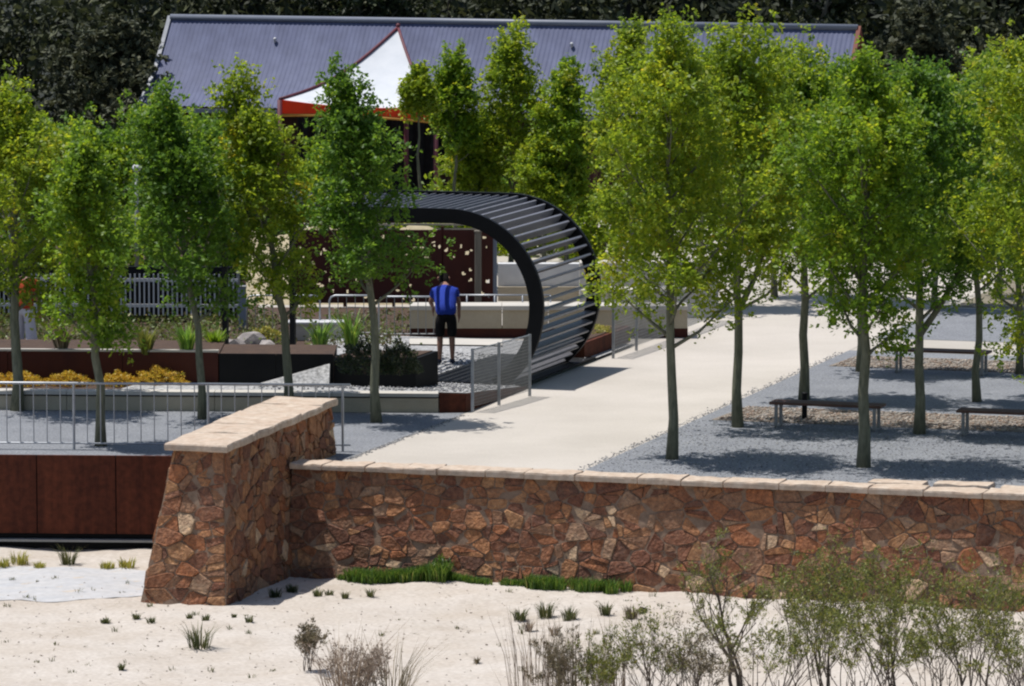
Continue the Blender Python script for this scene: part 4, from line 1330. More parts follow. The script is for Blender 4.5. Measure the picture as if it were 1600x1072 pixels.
def tree(name, label, base, h, crown0, rad, seed, mat='leaf', trunk_r=.062, bark='bark', n_limb=18, dens=215, leaf=(.080, .047),
         lean=(0, 0), fork=None, group=None, cat='tree', spires=6, low=.8, taper=.88):
    r = random.Random(seed); rs = np.random.RandomState(seed)
    base = Vector(base)
    root = empty(name, base, label, cat, group)
    mb = MB()
    n = 10
    wob = [Vector((r.uniform(-.04, .04), r.uniform(-.04, .04), 0)) for _ in range(n + 1)]

    def axis(t):
        i = min(n - 1, int(t * n)); f = t * n - i
        return Vector((lean[0] * t ** 1.7, lean[1] * t ** 1.7, h * .92 * t)) + wob[i].lerp(wob[i + 1], f) * (1 if t > .15 else t / .15)
    mb.tube([base + axis(t / n) for t in range(n + 1)], [trunk_r * (1.28 if t == 0 else 1) * (1 - .86 * (t / n) ** 1.25) for t in range(n + 1)], 8)
    clumps = []
    t0 = crown0 / (h * .92)
    for k in range(n_limb):
        f = (k + .5) / n_limb
        t = t0 * .92 + (.86 - t0 * .92) * f
        az = k * 2.39996 + r.uniform(-.4, .4)
        # crown envelope: full below the middle, drawn out to a loose point
        env = rad * (low + (1 - low) * math.sin(min(1, f * 2.2) * math.pi / 2)) * (1 - taper * max(0, f - .30) / .70)
        ln = env * r.choice((r.uniform(.4, .8), r.uniform(.8, 1.2), r.uniform(1.0, 1.42)))
        rise = r.uniform(.55, 1.05) * ln + (.10 if f < .2 else .25)
        p0 = axis(t)
        d = Vector((math.cos(az), math.sin(az), 0))
        pts = [base + p0 + d * (ln * q) + Vector((r.uniform(-.04, .04), r.uniform(-.04, .04), rise * q ** 1.25)) for q in (0, .33, .66, 1)]
        r0 = trunk_r * (1 - .8 * t) * .55
        mb.tube(pts, [r0, r0 * .7, r0 * .45, r0 * .2], 5)
        for q, wgt in ((.5, .8), (.78, 1.0), (1.0, 1.0)):
            if f < .22: wgt *= .45 + f * 2.2
            c = pts[0].lerp(pts[3], q) + Vector((r.uniform(-.1, .1), r.uniform(-.1, .1), r.uniform(-.05, .12)))
            clumps.append((c, wgt, r.uniform(.15, .25)))
        for _ in range(3):
            q = r.uniform(.35, .95)
            a = pts[0].lerp(pts[3], q); az2 = az + r.uniform(-1.5, 1.5)
            tip = a + Vector((math.cos(az2), math.sin(az2), 0)) * r.uniform(.2, .42) * rad + Vector((0, 0, r.uniform(-.05, .35)))
            mb.tube([a, a.lerp(tip, .5) + Vector((0, 0, .03)), tip], [r0 * .4, r0 * .28, r0 * .12], 4, False)
            clumps.append((tip, r.uniform(.5, 1), r.uniform(.12, .22)))
    for k in range(spires):
        a = axis(r.uniform(.72, .9)) + base
        az = r.uniform(0, 6.28)
        top = h * r.uniform(.9, 1.0) if k else h
        tip = base + Vector((lean[0], lean[1], 0)) + Vector((math.cos(az) * rad * r.uniform(.05, .42), math.sin(az) * rad * r.uniform(.05, .42), top - .12))
        mb.tube([a, a.lerp(tip, .5), tip], [trunk_r * .22, trunk_r * .16, trunk_r * .07], 4, False)
        for q in (.35, .6, .82, 1.0):
            clumps.append((a.lerp(tip, q), 1.0 - .35 * q, .19 - .07 * q))
    if fork:      # second stem leaving low on the trunk
        a = base + axis(fork[0] / (h * .92)); tip = a + Vector(fork[1])
        mb.tube([a, a.lerp(tip, .35) + Vector((.03, 0, -.02)), tip], [trunk_r * .7, trunk_r * .55, trunk_r * .25], 6)
        for q in (.7, .85, 1.0):
            for _ in range(3):
                clumps.append((a.lerp(tip, q) + Vector((r.uniform(-.25, .25), r.uniform(-.25, .25), r.uniform(-.1, .25))), .8, .2))
    mb.build('trunk', mt[bark], root, True)
    C = []
    tight = min(1.0, max(.42, rad / .85))
    for c, wgt, sg in clumps:
        sg *= tight; wgt *= tight ** .5
        m = int(dens * wgt * r.uniform(.75, 1.25))
        # leaves sit in small sprays inside each clump, not in an even cloud
        ns = max(3, m // 9)
        ctr = rs.normal(size=(ns, 3)) * np.array([sg, sg, sg * 1.05])
        idx = rs.randint(0, ns, m)
        C.append(np.array(c) + ctr[idx] + rs.normal(size=(m, 3)) * .042)
    C = np.concatenate(C)
    C = C[C[:, 2] > base.z + crown0 * .82]
    V, F = leaf_arrays(C, leaf[0], leaf[1], rs)
    V = V - np.array(base)
    link_mesh('crown', fast_mesh('crown', V, F), mt[mat], root)
    return root


T = tree
g = 'young street trees planted on a grid in gravel'
gl = 'young trees left of the path'
T('tree', 'tree with grey trunk standing nearest the path at the front right', W(-20.34, 72.5), 6.7, 1.75, 1.12, 101, 'leaf_gold', group=g, taper=.5, lean=(-.08, 0), trunk_r=.08, dens=225, n_limb=22)
T('tree', 'tree behind the front one beside the path, trunk forking low', W(-20.37, 76.42), 6.5, 1.9, 1.25, 102, 'leaf_gold', group=g, taper=.5, trunk_r=.08, fork=(1.85, (.55, .2, 1.3)), n_limb=20)
T('tree', 'tree beside the path with the black post at its foot', W(-20.25, 80.2), 5.85, 1.7, 1.15, 103, 'leaf', group=g, taper=.5, trunk_r=.08)
T('tree', 'tree with the thick olive trunk rising right behind the stone wall', W(-17.39, 72.5), 6.2, 1.75, 1.08, 104, 'leaf', group=g, taper=.5, trunk_r=.09, dens=225, n_limb=22)
T('tree', 'tree between the two near benches with a side stem leaning right', W(-17.46, 76.5), 5.9, 1.85, 1.08, 105, 'leaf_deep', group=g, taper=.5, trunk_r=.082, fork=(1.55, (.85, .3, 1.35)))
T('tree', 'slender grey trunked tree in the third row behind the right bench', W(-17.47, 80.75), 5.6, 1.9, 1.0, 106, 'leaf_deep', group=g, taper=.5, trunk_r=.066)
T('tree', 'tree at the far end of the right gravel near the cross path', W(-17.6, 84.75), 5.8, .8, 1.2, 107, 'leaf_gold', group=g, taper=.5)
T('tree', 'tree cut by the right edge with low golden crown', W(-14.62, 72.6), 6.55, 1.6, 1.35, 108, 'leaf_gold', group=g, taper=.5, dens=225, n_limb=22)
T('tree', 'tree just beyond the right edge behind the cut bench', W(-14.55, 76.5), 6.3, 2.0, 1.2, 109, 'leaf', group=g, taper=.5)
T('tree', 'tree directly behind the thick olive trunk near the farthest bench', W(-20.3, 84.3), 5.3, 2.0, .95, 110, 'leaf', group=g, taper=.5)
T('tree', 'tree at the far left edge in front of the person in orange red', W(-32.02, 74.95), 5.45, 1.65, .9, 111, 'leaf_gold', group=gl, dens=185, trunk_r=.095)
T('tree', 'smallest left tree, its trunk standing close behind the railing', W(-29.1, 71.34), 5.0, 1.5, .66, 112, 'leaf', group=gl, dens=180, lean=(-.35, 0), trunk_r=.08, n_limb=17)
T('tree', 'dark green tree right of the smallest left tree', W(-28.78, 74.85), 5.35, 1.6, .88, 113, 'leaf_deep', group=gl, dens=180, lean=(-.7, 0), trunk_r=.07)
T('tree', 'light green tree behind the stone buttress with pale trunk', G(452, 648), 5.6, 1.65, .74, 114, 'leaf_gold', group=gl, dens=180, lean=(-.85, 0), trunk_r=.08, n_limb=19)
T('tree', 'dark green tree before the roof of the pergola, nearest the path on the left', W(-26.0, 75.3), 5.72, 1.95, .72, 115, 'leaf_deep', group=gl, dens=180, lean=(-.5, 0), trunk_r=.08, low=.9)
# slimmer trees behind the pergola
gb = 'slim trees behind the pergola'
for k, (px, top, rad, mat_, lab) in enumerate(((655, 95, .27, 'leaf_gold', 'slim sapling overlapping the right slope of the marquee'), (712, 66, .46, 'leaf', 'narrow tree just right of the marquee'),
                                              (798, 38, .74, 'leaf_gold', 'tallest golden tree behind the pergola roof'), (884, 88, .55, 'leaf', 'dark narrow tree above the top of the curl'),
                                              (985, 30, .75, 'leaf_gold', 'tree rising behind the curl, left of the front right tree'), (745, 190, .6, 'leaf_gold', 'short bushy tree behind the middle of the pergola roof'),
                                              (850, 215, .6, 'leaf_gold', 'short golden bushy tree right above the curl'))):
    b = at(px, 420, 104 + (k % 3) * .8); b.z = 0
    hh = at(px, top, b.y).z
    T('tree', lab, b, hh, hh * (.78, .5, .2, .25, .28, .2, .2)[k], rad, 130 + k, mat_, group=gb, trunk_r=.05, n_limb=16, dens=165, spires=5, leaf=(.09, .054), taper=.62)
gb2 = 'trees behind the left planters'
for k, (px, top, Y, lab) in enumerate(((60, 200, 101, 'tree behind the leftmost tree, far side of the paling fence'), (140, 205, 103, 'tree showing between the two leftmost crowns'), (255, 165, 102, 'shaded tree behind the dark green left tree'),
                                       (330, 190, 104, 'tree behind the light green tree near the building corner'), (545, 230, 103, 'tree in the shade before the marquee front'))):
    b = at(px, 440, Y); b.z = 0
    hh = at(px, top, Y).z
    T('tree', lab, b, hh, hh * .34, .95, 150 + k, 'leaf_deep' if k % 2 else 'leaf', group=gb2, n_limb=18, dens=165, leaf=(.10, .06))
for k, (px, top, Y, lab) in enumerate(((1095, 85, 97, 'tree where the path narrows away behind the right trees'), (1210, 75, 99, 'tall tree behind the third row beside the far path'), (1300, 105, 98, 'tree behind the far gravel in the middle of the right grove'), (1460, 110, 97, 'tree behind the far gravel near the right edge'), (1560, 90, 99, 'tree behind the far gravel at the right edge'))):
    b = at(px, 470, Y); b.z = 0
    hh = at(px, top, Y).z
    T('tree', lab, b, hh, hh * .42, 1.0, 160 + k, ('leaf', 'leaf_gold', 'leaf_deep')[k % 3], group='trees beyond the far gravel', n_limb=18, dens=165, leaf=(.10, .06))


# ---- dark wood behind the building: one mass
def wood():
    rs = np.random.RandomState(77); r = random.Random(77)
    Vs, Fs, off = [], [], 0
    tb = MB()
    for k in range(125):
        x = r.uniform(-24, 24) if k < 95 else -22 + 44 * (k - 95) / 30; y = 127 + (r.uniform(0, 34) if k < 95 else r.uniform(-1, 3)) - .2 * x
        h = r.uniform(6, 10.5) if k < 95 else r.uniform(3.5, 7); rad = r.uniform(1.6, 2.6) if k < 95 else 1.7
        lean_ = Vector((r.uniform(-.8, .8), r.uniform(-.4, .4), 0))
        tb.tube([(x, y, 0), (x + lean_.x * .5, y, h * .45), (x + lean_.x, y + lean_.y, h * .9)], [.13, .09, .03], 5, False)
        for _ in range(26):
            t = r.uniform(.03, 1)
            c = np.array([x + lean_.x * t + r.gauss(0, rad * .5), y + r.gauss(0, rad * .5), max(.4, h * t)])
            m = 60
            C = c + rs.normal(size=(m, 3)) * r.uniform(.3, .55)
            V, F = leaf_arrays(C, .30, .14, rs, .3)
            Vs.append(V); Fs.append(F + off); off += len(V)
    V = np.concatenate(Vs); F = np.concatenate(Fs)
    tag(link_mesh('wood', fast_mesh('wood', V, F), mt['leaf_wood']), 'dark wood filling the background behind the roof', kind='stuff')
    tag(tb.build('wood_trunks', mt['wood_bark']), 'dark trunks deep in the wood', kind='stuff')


wood()
# a few trees of the wood that can be told apart
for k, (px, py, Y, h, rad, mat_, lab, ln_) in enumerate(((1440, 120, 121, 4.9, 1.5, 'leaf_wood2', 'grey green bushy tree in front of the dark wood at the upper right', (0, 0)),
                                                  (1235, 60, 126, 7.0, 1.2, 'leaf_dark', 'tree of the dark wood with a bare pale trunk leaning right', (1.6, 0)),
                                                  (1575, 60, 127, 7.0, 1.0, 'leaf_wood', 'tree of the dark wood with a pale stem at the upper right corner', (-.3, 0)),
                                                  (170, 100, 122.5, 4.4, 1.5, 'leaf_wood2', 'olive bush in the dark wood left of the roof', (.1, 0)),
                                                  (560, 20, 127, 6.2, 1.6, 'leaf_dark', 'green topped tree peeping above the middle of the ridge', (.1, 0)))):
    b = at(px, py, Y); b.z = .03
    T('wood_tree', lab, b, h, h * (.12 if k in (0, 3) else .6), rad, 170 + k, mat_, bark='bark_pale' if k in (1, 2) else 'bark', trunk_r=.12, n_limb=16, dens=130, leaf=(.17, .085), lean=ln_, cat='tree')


# ---- small plants
def blades(C0, n, spread, h, w, rs, curve=.4, z_fn=None):
    """arched grass blades: three quads folded to two per blade"""
    az = rs.uniform(0, 6.28, n); rr_ = spread * np.sqrt(rs.uniform(0, 1, n))
    hh = h * rs.uniform(.5, 1.1, n); out = curve * hh * rs.uniform(.3, 1.2, n)
    bx = C0[0] + np.cos(az) * rr_ * .5; by_ = C0[1] + np.sin(az) * rr_ * .5
    bz = np.full(n, C0[2])
    if z_fn is not None: bz = np.array([z_fn(a, b) for a, b in zip(bx, by_)])
    az2 = az + rs.normal(size=n) * .5
    dx, dy = np.cos(az2), np.sin(az2)
    sx, sy_ = -dy * w * .5, dx * w * .5
    z0, z1, z2 = bz - .02, bz + hh * .6, bz + hh
    P0 = np.stack([bx, by_, z0], 1); P1 = np.stack([bx + dx * out * .35, by_ + dy * out * .35, z1], 1); P2 = np.stack([bx + dx * out, by_ + dy * out, z2], 1)
    S = np.stack([sx, sy_, np.zeros(n)], 1)
    V = np.stack([P0 - S, P0 + S, P1 + S, P1 - S, P2 + S * .2, P2 - S * .2], 1)
    i = np.arange(n)[:, None] * 6
    F = np.concatenate([i + np.array([0, 1, 2, 3]), i + np.array([3, 2, 4, 5])], 0)
    return V.reshape(-1, 3), F


def blade_plant(name, label, c, n, spread, h, w, mat, seed, curve=.4, cat='plant', group=None):
    rs = np.random.RandomState(seed)
    V, F = blades((0, 0, 0), n, spread, h, w, rs, curve)
    o = link_mesh(name, fast_mesh(name, V, F), mt[mat]); o.location = c; ORG[o.name] = Vector(c)
    return tag(o, label, cat, group)


def bush(name, label, c, rx, ry, h, n, mat, seed, leaf=(.05, .02), cat='bush', group=None, stems=True, flat=0.0):
    """domed bush of leaves on short stems"""
    rs = np.random.RandomState(seed); r = random.Random(seed)
    c = Vector(c)
    root = empty(name, c, label, cat, group)
    d = rs.normal(size=(n, 3)); d[:, 2] = np.abs(d[:, 2]); d /= np.linalg.norm(d, axis=1)[:, None]
    lump = 1 + .18 * np.sin(d[:, 0] * 7 + seed) * np.sin(d[:, 1] * 6 + 1) + .12 * np.sin(d[:, 2] * 9 + d[:, 0] * 8)
    rad = rs.uniform(.45, 1, n) ** .4 * lump
    C = d * rad[:, None] * np.array([rx, ry, h])
    V, F = leaf_arrays(C, leaf[0], leaf[1], rs, .4, along=d)
    link_mesh('foliage', fast_mesh('foliage', V, F), mt[mat], root)
    if stems:
        mb = MB()
        for _ in range(9):
            az = r.uniform(0, 6.28)
            mb.tube([c + Vector((0, 0, -.03)), c + Vector((math.cos(az) * rx * .3, math.sin(az) * ry * .3, h * .45)), c + Vector((math.cos(az) * rx * .65, math.sin(az) * ry * .65, h * .75))], [.012, .008, .003], 4, False)
        mb.build('stem', mt['twig'], root)
    return root


# golden cushions in the bed
for k, (px, w, hh, lab) in enumerate(((-10, .3, .20, 'golden cushion plant cut by the left edge'), (36, .32, .22, 'golden cushion plant right beside the leftmost trunk'), (108, .36, .21, 'golden cushion plant, second from the left trunk'), (186, .30, .20, 'golden cushion plant just right of the small railing tree'), (250, .46, .27, 'largest golden cushion plant, rightmost in the bed'))):
    b = G(px, 601, .28)
    bush('cushion_plant', lab, b, w * 1.05, .3, hh * .98, 2000, 'gold_plant', 200 + k, (.05, .016), 'plant', 'golden cushion plants in the bed')
# shrubs in the planter box: dark mass
p_a, p_b = G(515, 597, .3), G(650, 597, .3)
for k, (px, w, hh, lab) in enumerate(((570, .42, .52, 'dark bushy shrub filling the left of the black planter box'), (625, .34, .50, 'dark bushy shrub at the right end of the black planter box'))):
    b = G(px, 583, .70); b.z = .71
    bush('dark_shrub', lab, b, w, .36, hh, 2600, 'leaf_dark', 215 + k, (.07, .022), 'shrub', 'shrubs of the planter box')
# bright strappy plants
for k, (px, py, z, hh, lab) in enumerate(((165, 548, .76, .50, 'bright green strappy plant behind the small railing tree'), (292, 552, .76, .50, 'bright green strappy plant above the rusty planter, right of the middle'), (548, 545, .4, .62, 'bright green tall leafy plant behind the planter box'),
                                         (500, 548, .5, .5, 'thin upright green plant before the low white wall'), (336, 548, .6, .35, 'pale green low plant near the boulders'), (96, 550, .76, .55, 'dull brown green plant behind the rusty planter on the left'), (228, 552, .76, .45, 'olive plant behind the rusty planter between the green ones'))):
    b = G(px, py, z)
    blade_plant('strappy_plant', lab, b, 90, .16, hh, .03, 'leaf_bright' if k < 4 else ('leaf', 'dry_olive', 'olive')[k - 4], 230 + k, .65, group='plants of the raised planters')
for k, (px, py, w, lab) in enumerate(((418, 530, .32, 'yellow green ground cover clump behind the hoop barriers'), (205, 530, .5, 'reddish brown low clump before the paling fence'), (110, 532, .5, 'dull low clump beneath the paling fence on the left'))):
    bush('low_clump', lab, G(px, py, .1), w, .3, .22, 700, ('tuft_yellow', 'dry_olive', 'olive')[k], 245 + k, (.06, .03), 'plant')
# ground cover on corner planter
for k, (uu, vv, lab) in enumerate(((-25.9, 84.8, 'low green ground cover at the front of the corner planter'), (-25.7, 86.2, 'low green ground cover at the back of the corner planter'))):
    bush('ground_cover', lab, W(uu, vv, .34), .38, .6, .10, 500, 'tuft_yellow' if k else 'leaf_dark', 250 + k, (.06, .03), 'plant', stems=False)

# grass strip at the foot of the wall: nobody could count the blades
rs = np.random.RandomState(9)
Vs, Fs, off = [], [], 0
for k in range(150):
    px = rs.uniform(530, 985)
    dens_ = 1 if (540 < px < 700 or 830 < px < 985) else .35
    u_ = -25.15 + (px - 437) / 107.0 * 1.02
    p = W(u_, 68.72 - rs.uniform(0, .26) * (1 if dens_ == 1 else .4))
    h = (.17 + .10 * math.exp(-((px - 690) / 30) ** 2)) * (1 if dens_ == 1 else .5)
    V, F = blades((p.x, p.y, 0), int(60 * dens_) + 8, .16, h, .013, rs, .5, sand_z)
    Vs.append(V); Fs.append(F + off); off += len(V)
tag(link_mesh('grass', fast_mesh('grass', np.concatenate(Vs), np.concatenate(Fs)), mt['grass']), 'bright green grass along the foot of the stone wall', kind='stuff')
bush('wall_weed', 'taller dark green weed in the grass against the wall', W(-22.72, 68.70, -1.42), .2, .12, .4, 500, 'grass', 262, (.06, .025), 'plant')

# tufts on the sand
gt = 'small plants dotted over the sand'
tufts = [(165, 970, .10, .07, 'tuft_green', 'small flat green tuft on the sand left of the buttress foot'), (213, 967, .07, .08, 'tuft_green', 'tiny sparse tuft second in the line before the buttress'),
         (236, 972, .09, .08, 'tuft_green', 'small green tuft below the left corner of the buttress'), (296, 966, .06, .07, 'tuft_green', 'thin little tuft before the buttress, left of the pair'), (322, 973, .09, .08, 'tuft_green', 'little tuft before the middle of the buttress'),
         (366, 968, .05, .06, 'tuft_green', 'tiniest tuft below the right corner of the buttress'), (389, 975, .08, .09, 'tuft_green', 'little tuft right below the buttress shadow'),
         (312, 1012, .22, .30, 'tuft_green', 'larger green leafy tuft on open sand below the buttress'), (430, 935, .12, .12, 'leaf_dark', 'dark tuft in the shade beside the buttress'), (455, 925, .13, .10, 'leaf_dark', 'dark low plant in the corner of buttress and wall'),
         (496, 933, .09, .13, 'tuft_green', 'green tuft on the sand, first right of the buttress'), (514, 930, .09, .09, 'tuft_green', 'low green tuft, second right of the buttress'), (539, 936, .07, .10, 'tuft_green', 'green tuft, third right of the buttress'), (579, 932, .07, .11, 'tuft_green', 'lone green tuft below the left end of the grass'),
         (812, 966, .12, .17, 'tuft_green', 'dark green tuft, leftmost of the row below the wall'), (852, 962, .13, .24, 'tuft_green', 'tallest dark green tuft in the row below the wall'), (890, 968, .14, .18, 'tuft_green', 'broad dark tuft, third in the row below the wall'),
         (946, 962, .10, .18, 'tuft_green', 'upright dark tuft, fourth in the row below the wall'), (986, 968, .12, .17, 'dry_olive', 'brownish tuft at the right end of the row below the wall'),
         (826, 985, .07, .16, 'dry', 'small dry tuft under the leftmost dark tuft'), (866, 990, .08, .14, 'dry', 'small dry tuft under the tallest dark tuft'), (745, 1040, .04, .09, 'dry_olive', 'tiny lone seedling on the bare sand'),
         (30, 884, .20, .17, 'tuft_yellow', 'yellow green clump on sand at the left below the steel wall'), (5, 888, .14, .13, 'tuft_yellow', 'yellow clump cut by the left edge below the steel wall'), (62, 890, .13, .10, 'tuft_yellow', 'low yellow clump beside the left clumps'),
         (107, 880, .15, .28, 'tuft_green', 'tall thin green weed on sand before the steel wall'), (168, 890, .15, .11, 'tuft_yellow', 'yellow flowering clump left of the buttress'), (198, 889, .17, .15, 'tuft_yellow', 'yellow green clump nearest the buttress on the left'), (190, 1050, .05, .09, 'tuft_green', 'tiny sprout at the bottom left')]
for k, (px, py, w, hh, m_, lab) in enumerate(tufts):
    b = G(px, py, -1.4); b.z = sand_z(b.x, b.y)
    blade_plant('tuft', lab, b, 46 if w < .1 else 90, w * 1.3, hh, .012, m_, 300 + k, .75, 'plant', gt)
b = G(1004, 957, -1.4); b.z = sand_z(b.x, b.y) + .03
rr = random.Random(3)
rock('dark_stone', b, (.07, .06, .07), 'small black stone at the end of the tuft row below the wall', mat='black')


# ---- twiggy shrubs in the foreground
def twig_shrub(name, label, base, h, spread, seed, leaves, mat, bark, stems=5, leaf=(.045, .013), trunk=.02, lean=0, depth=4, keep_low=.0, cat='shrub', group=None, upright=.5):
    r = random.Random(seed); rs = np.random.RandomState(seed)
    base = Vector(base)
    root = empty(name, base, label, cat, group)
    mb = MB(); tips = []

    def grow(p, d, ln, rad, lv):
        q = p + d * ln * .5 + Vector((r.uniform(-1, 1), r.uniform(-1, 1), r.uniform(-.3, .6))) * ln * .07
        e = p + d * ln + Vector((0, 0, ln * .05))
        mb.tube([p, q, e], [rad, rad * .8, rad * .6], 5 if lv > 2 else 3, False)
        if lv <= 2: tips.append((q, e, lv))
        if lv == 0: return
        for k in range(r.choice((2, 3, 3)) if lv > 1 else r.choice((2, 3))):
            nd = (d + Vector((r.uniform(-1, 1), r.uniform(-1, 1), r.uniform(-.25, upright))) * .78).normalized()
            st = p.lerp(e, r.uniform(.55, 1.0))
            grow(st, nd, ln * r.uniform(.52, .8), rad * .55, lv - 1)
    for k in range(stems):
        az = r.uniform(0, 6.28)
        d = Vector((math.cos(az) * spread * r.uniform(.3, 1) / h + lean, math.sin(az) * spread * .6 / h, 1)).normalized()
        grow(base + Vector((r.uniform(-.06, .06), r.uniform(-.06, .06), -.05)), d, h * r.uniform(.3, .42), trunk * r.uniform(.7, 1.0), depth)
    mb.build('stem', mt[bark], root, True)
    if leaves:
        C, A = [], []
        for q, e, lv in tips:
            m = leaves if lv == 0 else leaves // 2
            t = rs.uniform(0, 1, (m, 1)); C.append(np.array(q) * (1 - t) + np.array(e) * t + rs.normal(size=(m, 3)) * .014)
            dd = np.array((e - q).normalized()); A.append(np.tile(dd, (m, 1)))
        V, F = leaf_arrays(np.concatenate(C), leaf[0], leaf[1], rs, .2, along=np.concatenate(A))
        link_mesh('foliage', fast_mesh('foliage', V - np.array(base), F), mt[mat], root)
    return root


def sb(px, Y):
    p = at(px, 1072, Y); return Vector((p.x, p.y, sand_z(p.x, p.y)))


S = twig_shrub
gs = 'twiggy shrubs along the bottom of the view'
S('twig_shrub', 'sparse shrub with one dark upright stem in the foreground', sb(1157, 62.4), 2.35, .9, 401, 7, 'olive', 'twig', stems=3, trunk=.034, depth=5, upright=.8, group=gs)
fg = [(1215, 60.6, 2.0, 1.0, 3, 'olive', 'twig', 'olive twiggy shrub just right of the dark upright stem'),
      (1285, 61.8, 2.4, 1.1, 4, 'olive', 'twig', 'yellow green twiggy shrub, second right of the dark upright stem'),
      (1350, 60.4, 1.9, 1.1, 4, 'olive', 'twig', 'low dull shrub at the bottom under the thick olive trunk'),
      (1405, 61.9, 2.35, 1.2, 4, 'olive', 'twig', 'greenest shrub in the middle of the foreground thicket'),
      (1465, 60.8, 1.9, 1.1, 4, 'olive', 'twig', 'mostly bare grey twiggy shrub left of the bottom right corner'),
      (1520, 61.7, 2.35, 1.2, 3, 'olive', 'twig', 'tall grey twigged shrub near the bottom right corner'),
      (1560, 60.3, 1.8, 1.1, 3, 'olive', 'twig', 'dark tangled shrub at the very bottom right'),
      (1625, 61.6, 2.6, 1.5, 4, 'olive', 'twig_pale', 'leaning bare branched shrub at the right edge'),
      (1095, 60.7, 1.6, .9, 2, 'dry_olive', 'twig', 'thin low shrub just left of the dark upright stem'),
      (1030, 61.0, 1.7, .9, 2, 'olive', 'twig', 'thin sparse shrub between the dry brown one and the upright stem')]
for k, (px, Y, hh, sp_, lv, mm, bk, lab) in enumerate(fg):
    S('twig_shrub', lab, sb(px, Y), hh, sp_, 420 + k, lv, mm, bk, stems=7, trunk=.014, depth=5, lean=-.1 if k == 7 else 0, upright=.7, group=gs, leaf=(.05, .015))
S('twig_shrub', 'feathery dry brown shrub at the bottom middle', sb(875, 61.4), 1.3, .5, 407, 7, 'dry_olive', 'twig_pale', stems=8, trunk=.010, depth=4, upright=1.4, leaf=(.05, .012), group=gs)
S('twig_shrub', 'olive feathery shrub beside the dry brown one', sb(945, 61.0), 1.25, .5, 408, 7, 'olive', 'twig_pale', stems=8, trunk=.010, depth=4, upright=1.3, leaf=(.05, .012), group=gs)
S('twig_shrub', 'low spreading dry twiggy bush at the bottom left of centre', sb(560, 62.2), 1.1, 1.0, 409, 3, 'dry', 'twig_pale', stems=16, trunk=.009, depth=4, upright=.8, group=gs)
S('twig_shrub', 'small dry bush on open sand right of the green leafy tuft', (lambda p: Vector((p.x, p.y, sand_z(p.x, p.y))))(G(482, 1048, -1.4)), .75, .16, 410, 10, 'dry_olive', 'twig', stems=7, trunk=.008, depth=3, upright=1.4, leaf=(.045, .018), group=gs)
# shrubs that close the view between the back trees
gm = 'background shrubs behind the garden'
mid = [(20, 350, 100, 1.0, 1.5, 'leaf_deep', 'wide dark shrub behind the paling fence at the left edge'), (110, 345, 105, 1.1, 1.4, 'leaf', 'green shrub behind the paling fence left of the lamp post'), (215, 350, 100, 1.0, 1.6, 'leaf_deep', 'dark shrub at the foot of the lamp post'),
       (300, 350, 104, 1.1, 1.5, 'leaf', 'green shrub behind the right end of the paling fence'), (395, 350, 103, 1.0, 1.6, 'leaf_deep', 'dark shrub left of the rusty canopy'), (470, 350, 107, 1.1, 1.6, 'leaf', 'shrub behind the left end of the rusty canopy'),
       (690, 350, 108, 1.2, 1.5, 'leaf_gold', 'golden shrub seen above the person in blue'), (780, 350, 109, 1.2, 1.6, 'leaf', 'shrub behind the tallest golden tree'), (860, 350, 108, 1.1, 1.5, 'leaf_gold', 'golden shrub behind the top of the curl'), (940, 350, 107, 1.0, 1.5, 'leaf_gold', 'golden shrub right behind the curl'),
       (1020, 360, 110, 1.2, 1.5, 'leaf', 'shrub left of the far end of the path'), (1330, 370, 107, 1.2, 1.3, 'leaf', 'shrub beyond the grove behind the thick olive trunk'), (1410, 370, 108, 1.2, 1.4, 'leaf_deep', 'dark shrub beyond the grove near the farthest bench'), (1500, 370, 107, 1.2, 1.4, 'leaf', 'shrub beyond the grove behind the grey trunked tree'), (1590, 370, 108, 1.2, 1.5, 'leaf_gold', 'golden shrub beyond the grove at the right edge'), (1190, 372, 112, 1.3, 1.5, 'leaf_gold', 'shrub closing the far end of the path')]
for k, (px, py, Y, w, hh, mm, lab) in enumerate(mid):
    b = at(px, py, Y); b.z = .01
    bush('shrub', lab, b, w, .8, hh, 2600, mm, 500 + k, (.13, .075), 'shrub', gm)

# low mixed planting that covers the garden floor
rs = np.random.RandomState(71); r = random.Random(71)
C = []
for k in range(260):
    px, py = r.uniform(-20, 640), r.uniform(498, 548)
    b = G(px, py, 0)
    if b.y < 84.6 or (452 < px < 545 and 515 < py < 540): continue
    m = 34
    C.append(np.array(b) + np.abs(rs.normal(size=(m, 3))) * np.array([0, 0, .10]) + rs.normal(size=(m, 3)) * np.array([.16, .16, .02]) + np.array([0, 0, .05]))
C = np.concatenate(C)
V, F = leaf_arrays(C, .09, .04, rs, .5)
tag(link_mesh('low_planting', fast_mesh('low_planting', V, F), mt['planting']), 'mixed low brown and green planting on the garden floor', kind='stuff')
# bits of litter and gravel on the sand
pebbles('sand_litter', 1500, lambda r: (lambda p: (p[0], p[1], sand_z(p[0], p[1]) + .004))((r.uniform(-9, 9), r.uniform(62, 74))), .006, .024, mt['litter'], 91, 'scattered small stones and litter on the sand')

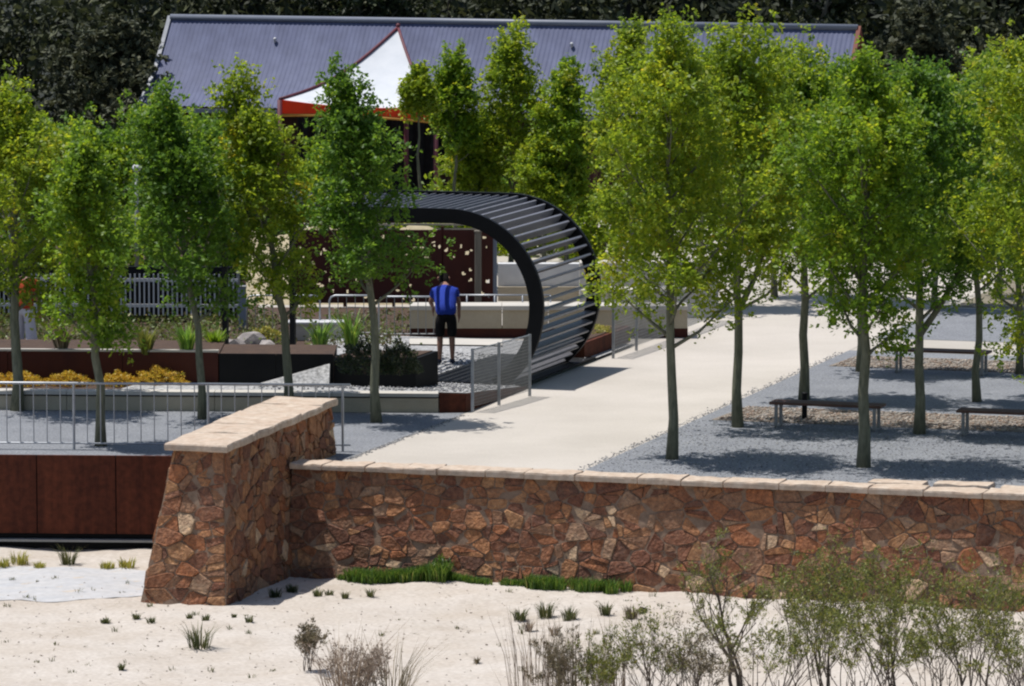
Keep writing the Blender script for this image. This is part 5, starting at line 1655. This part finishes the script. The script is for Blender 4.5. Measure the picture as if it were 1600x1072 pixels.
def spill(r):
    e = r.randint(0, 2)
    u_ = (u_r - abs(r.normal()) * .07) if e else (u_l + abs(r.normal()) * .05)
    p = W(u_, r.uniform(70.4, 87) if e else r.uniform(71, 76.5)); return (p.x, p.y, .01)


pebbles('gravel_spill', 1500, spill, .008, .022, mt['pebbles'], 93, 'loose gravel spilled over the edges of the path')

# fallen twigs and leaf litter on the sand
rs = np.random.RandomState(95)
n = 700
xy = np.stack([rs.uniform(-9, 9, n), rs.uniform(62, 72, n)], 1)
C = np.array([(a, b, sand_z(a, b) + .012) for a, b in xy])
V, F = leaf_arrays(C, .09, .012, rs, 3.0)
tag(link_mesh('fallen_twigs', fast_mesh('fallen_twigs', V, F), mt['dry_olive']), 'fallen twigs and leaf litter strewn over the sand', kind='stuff')
# low sparse weeds
Vs, Fs, off = [], [], 0
for k in range(70):
    x, y = rs.uniform(-8, 4), rs.uniform(64.5, 72.5)
    V, F = blades((x, y, 0), rs.randint(5, 16), .10, rs.uniform(.03, .08), .01, rs, .9, sand_z)
    Vs.append(V); Fs.append(F + off); off += len(V)
tag(link_mesh('sparse_weeds', fast_mesh('sparse_weeds', np.concatenate(Vs), np.concatenate(Fs)), mt['tuft_green']), 'sparse weeds scattered over the sand', kind='stuff')

# wispy dry grasses at the bottom of the view
for k, (px, Y, n, sp_, hh, cv, m_, lab) in enumerate(((835, 61.6, 70, .75, 1.3, .3, 'dry', 'tall wispy dry sedge clump at the bottom middle, left of the feathery shrub'), (905, 61.3, 85, .8, 1.4, .28, 'dry_olive', 'tallest wispy olive sedge clump at the bottom middle'),
                                                      (970, 61.5, 60, .75, 1.2, .32, 'dry', 'pale wispy sedge clump right of the feathery shrubs'), (540, 62.0, 120, .45, 1.05, .75, 'dry', 'arching dry sedge clump at the bottom left of centre'), (610, 62.3, 90, .4, .9, .8, 'dry_olive', 'smaller arching dry sedge clump right of the first one'))):
    blade_plant('sedge_clump', lab, sb(px, Y), n, sp_, hh, .010, m_, 600 + k, cv, 'plant', 'wispy dry clumps at the bottom')
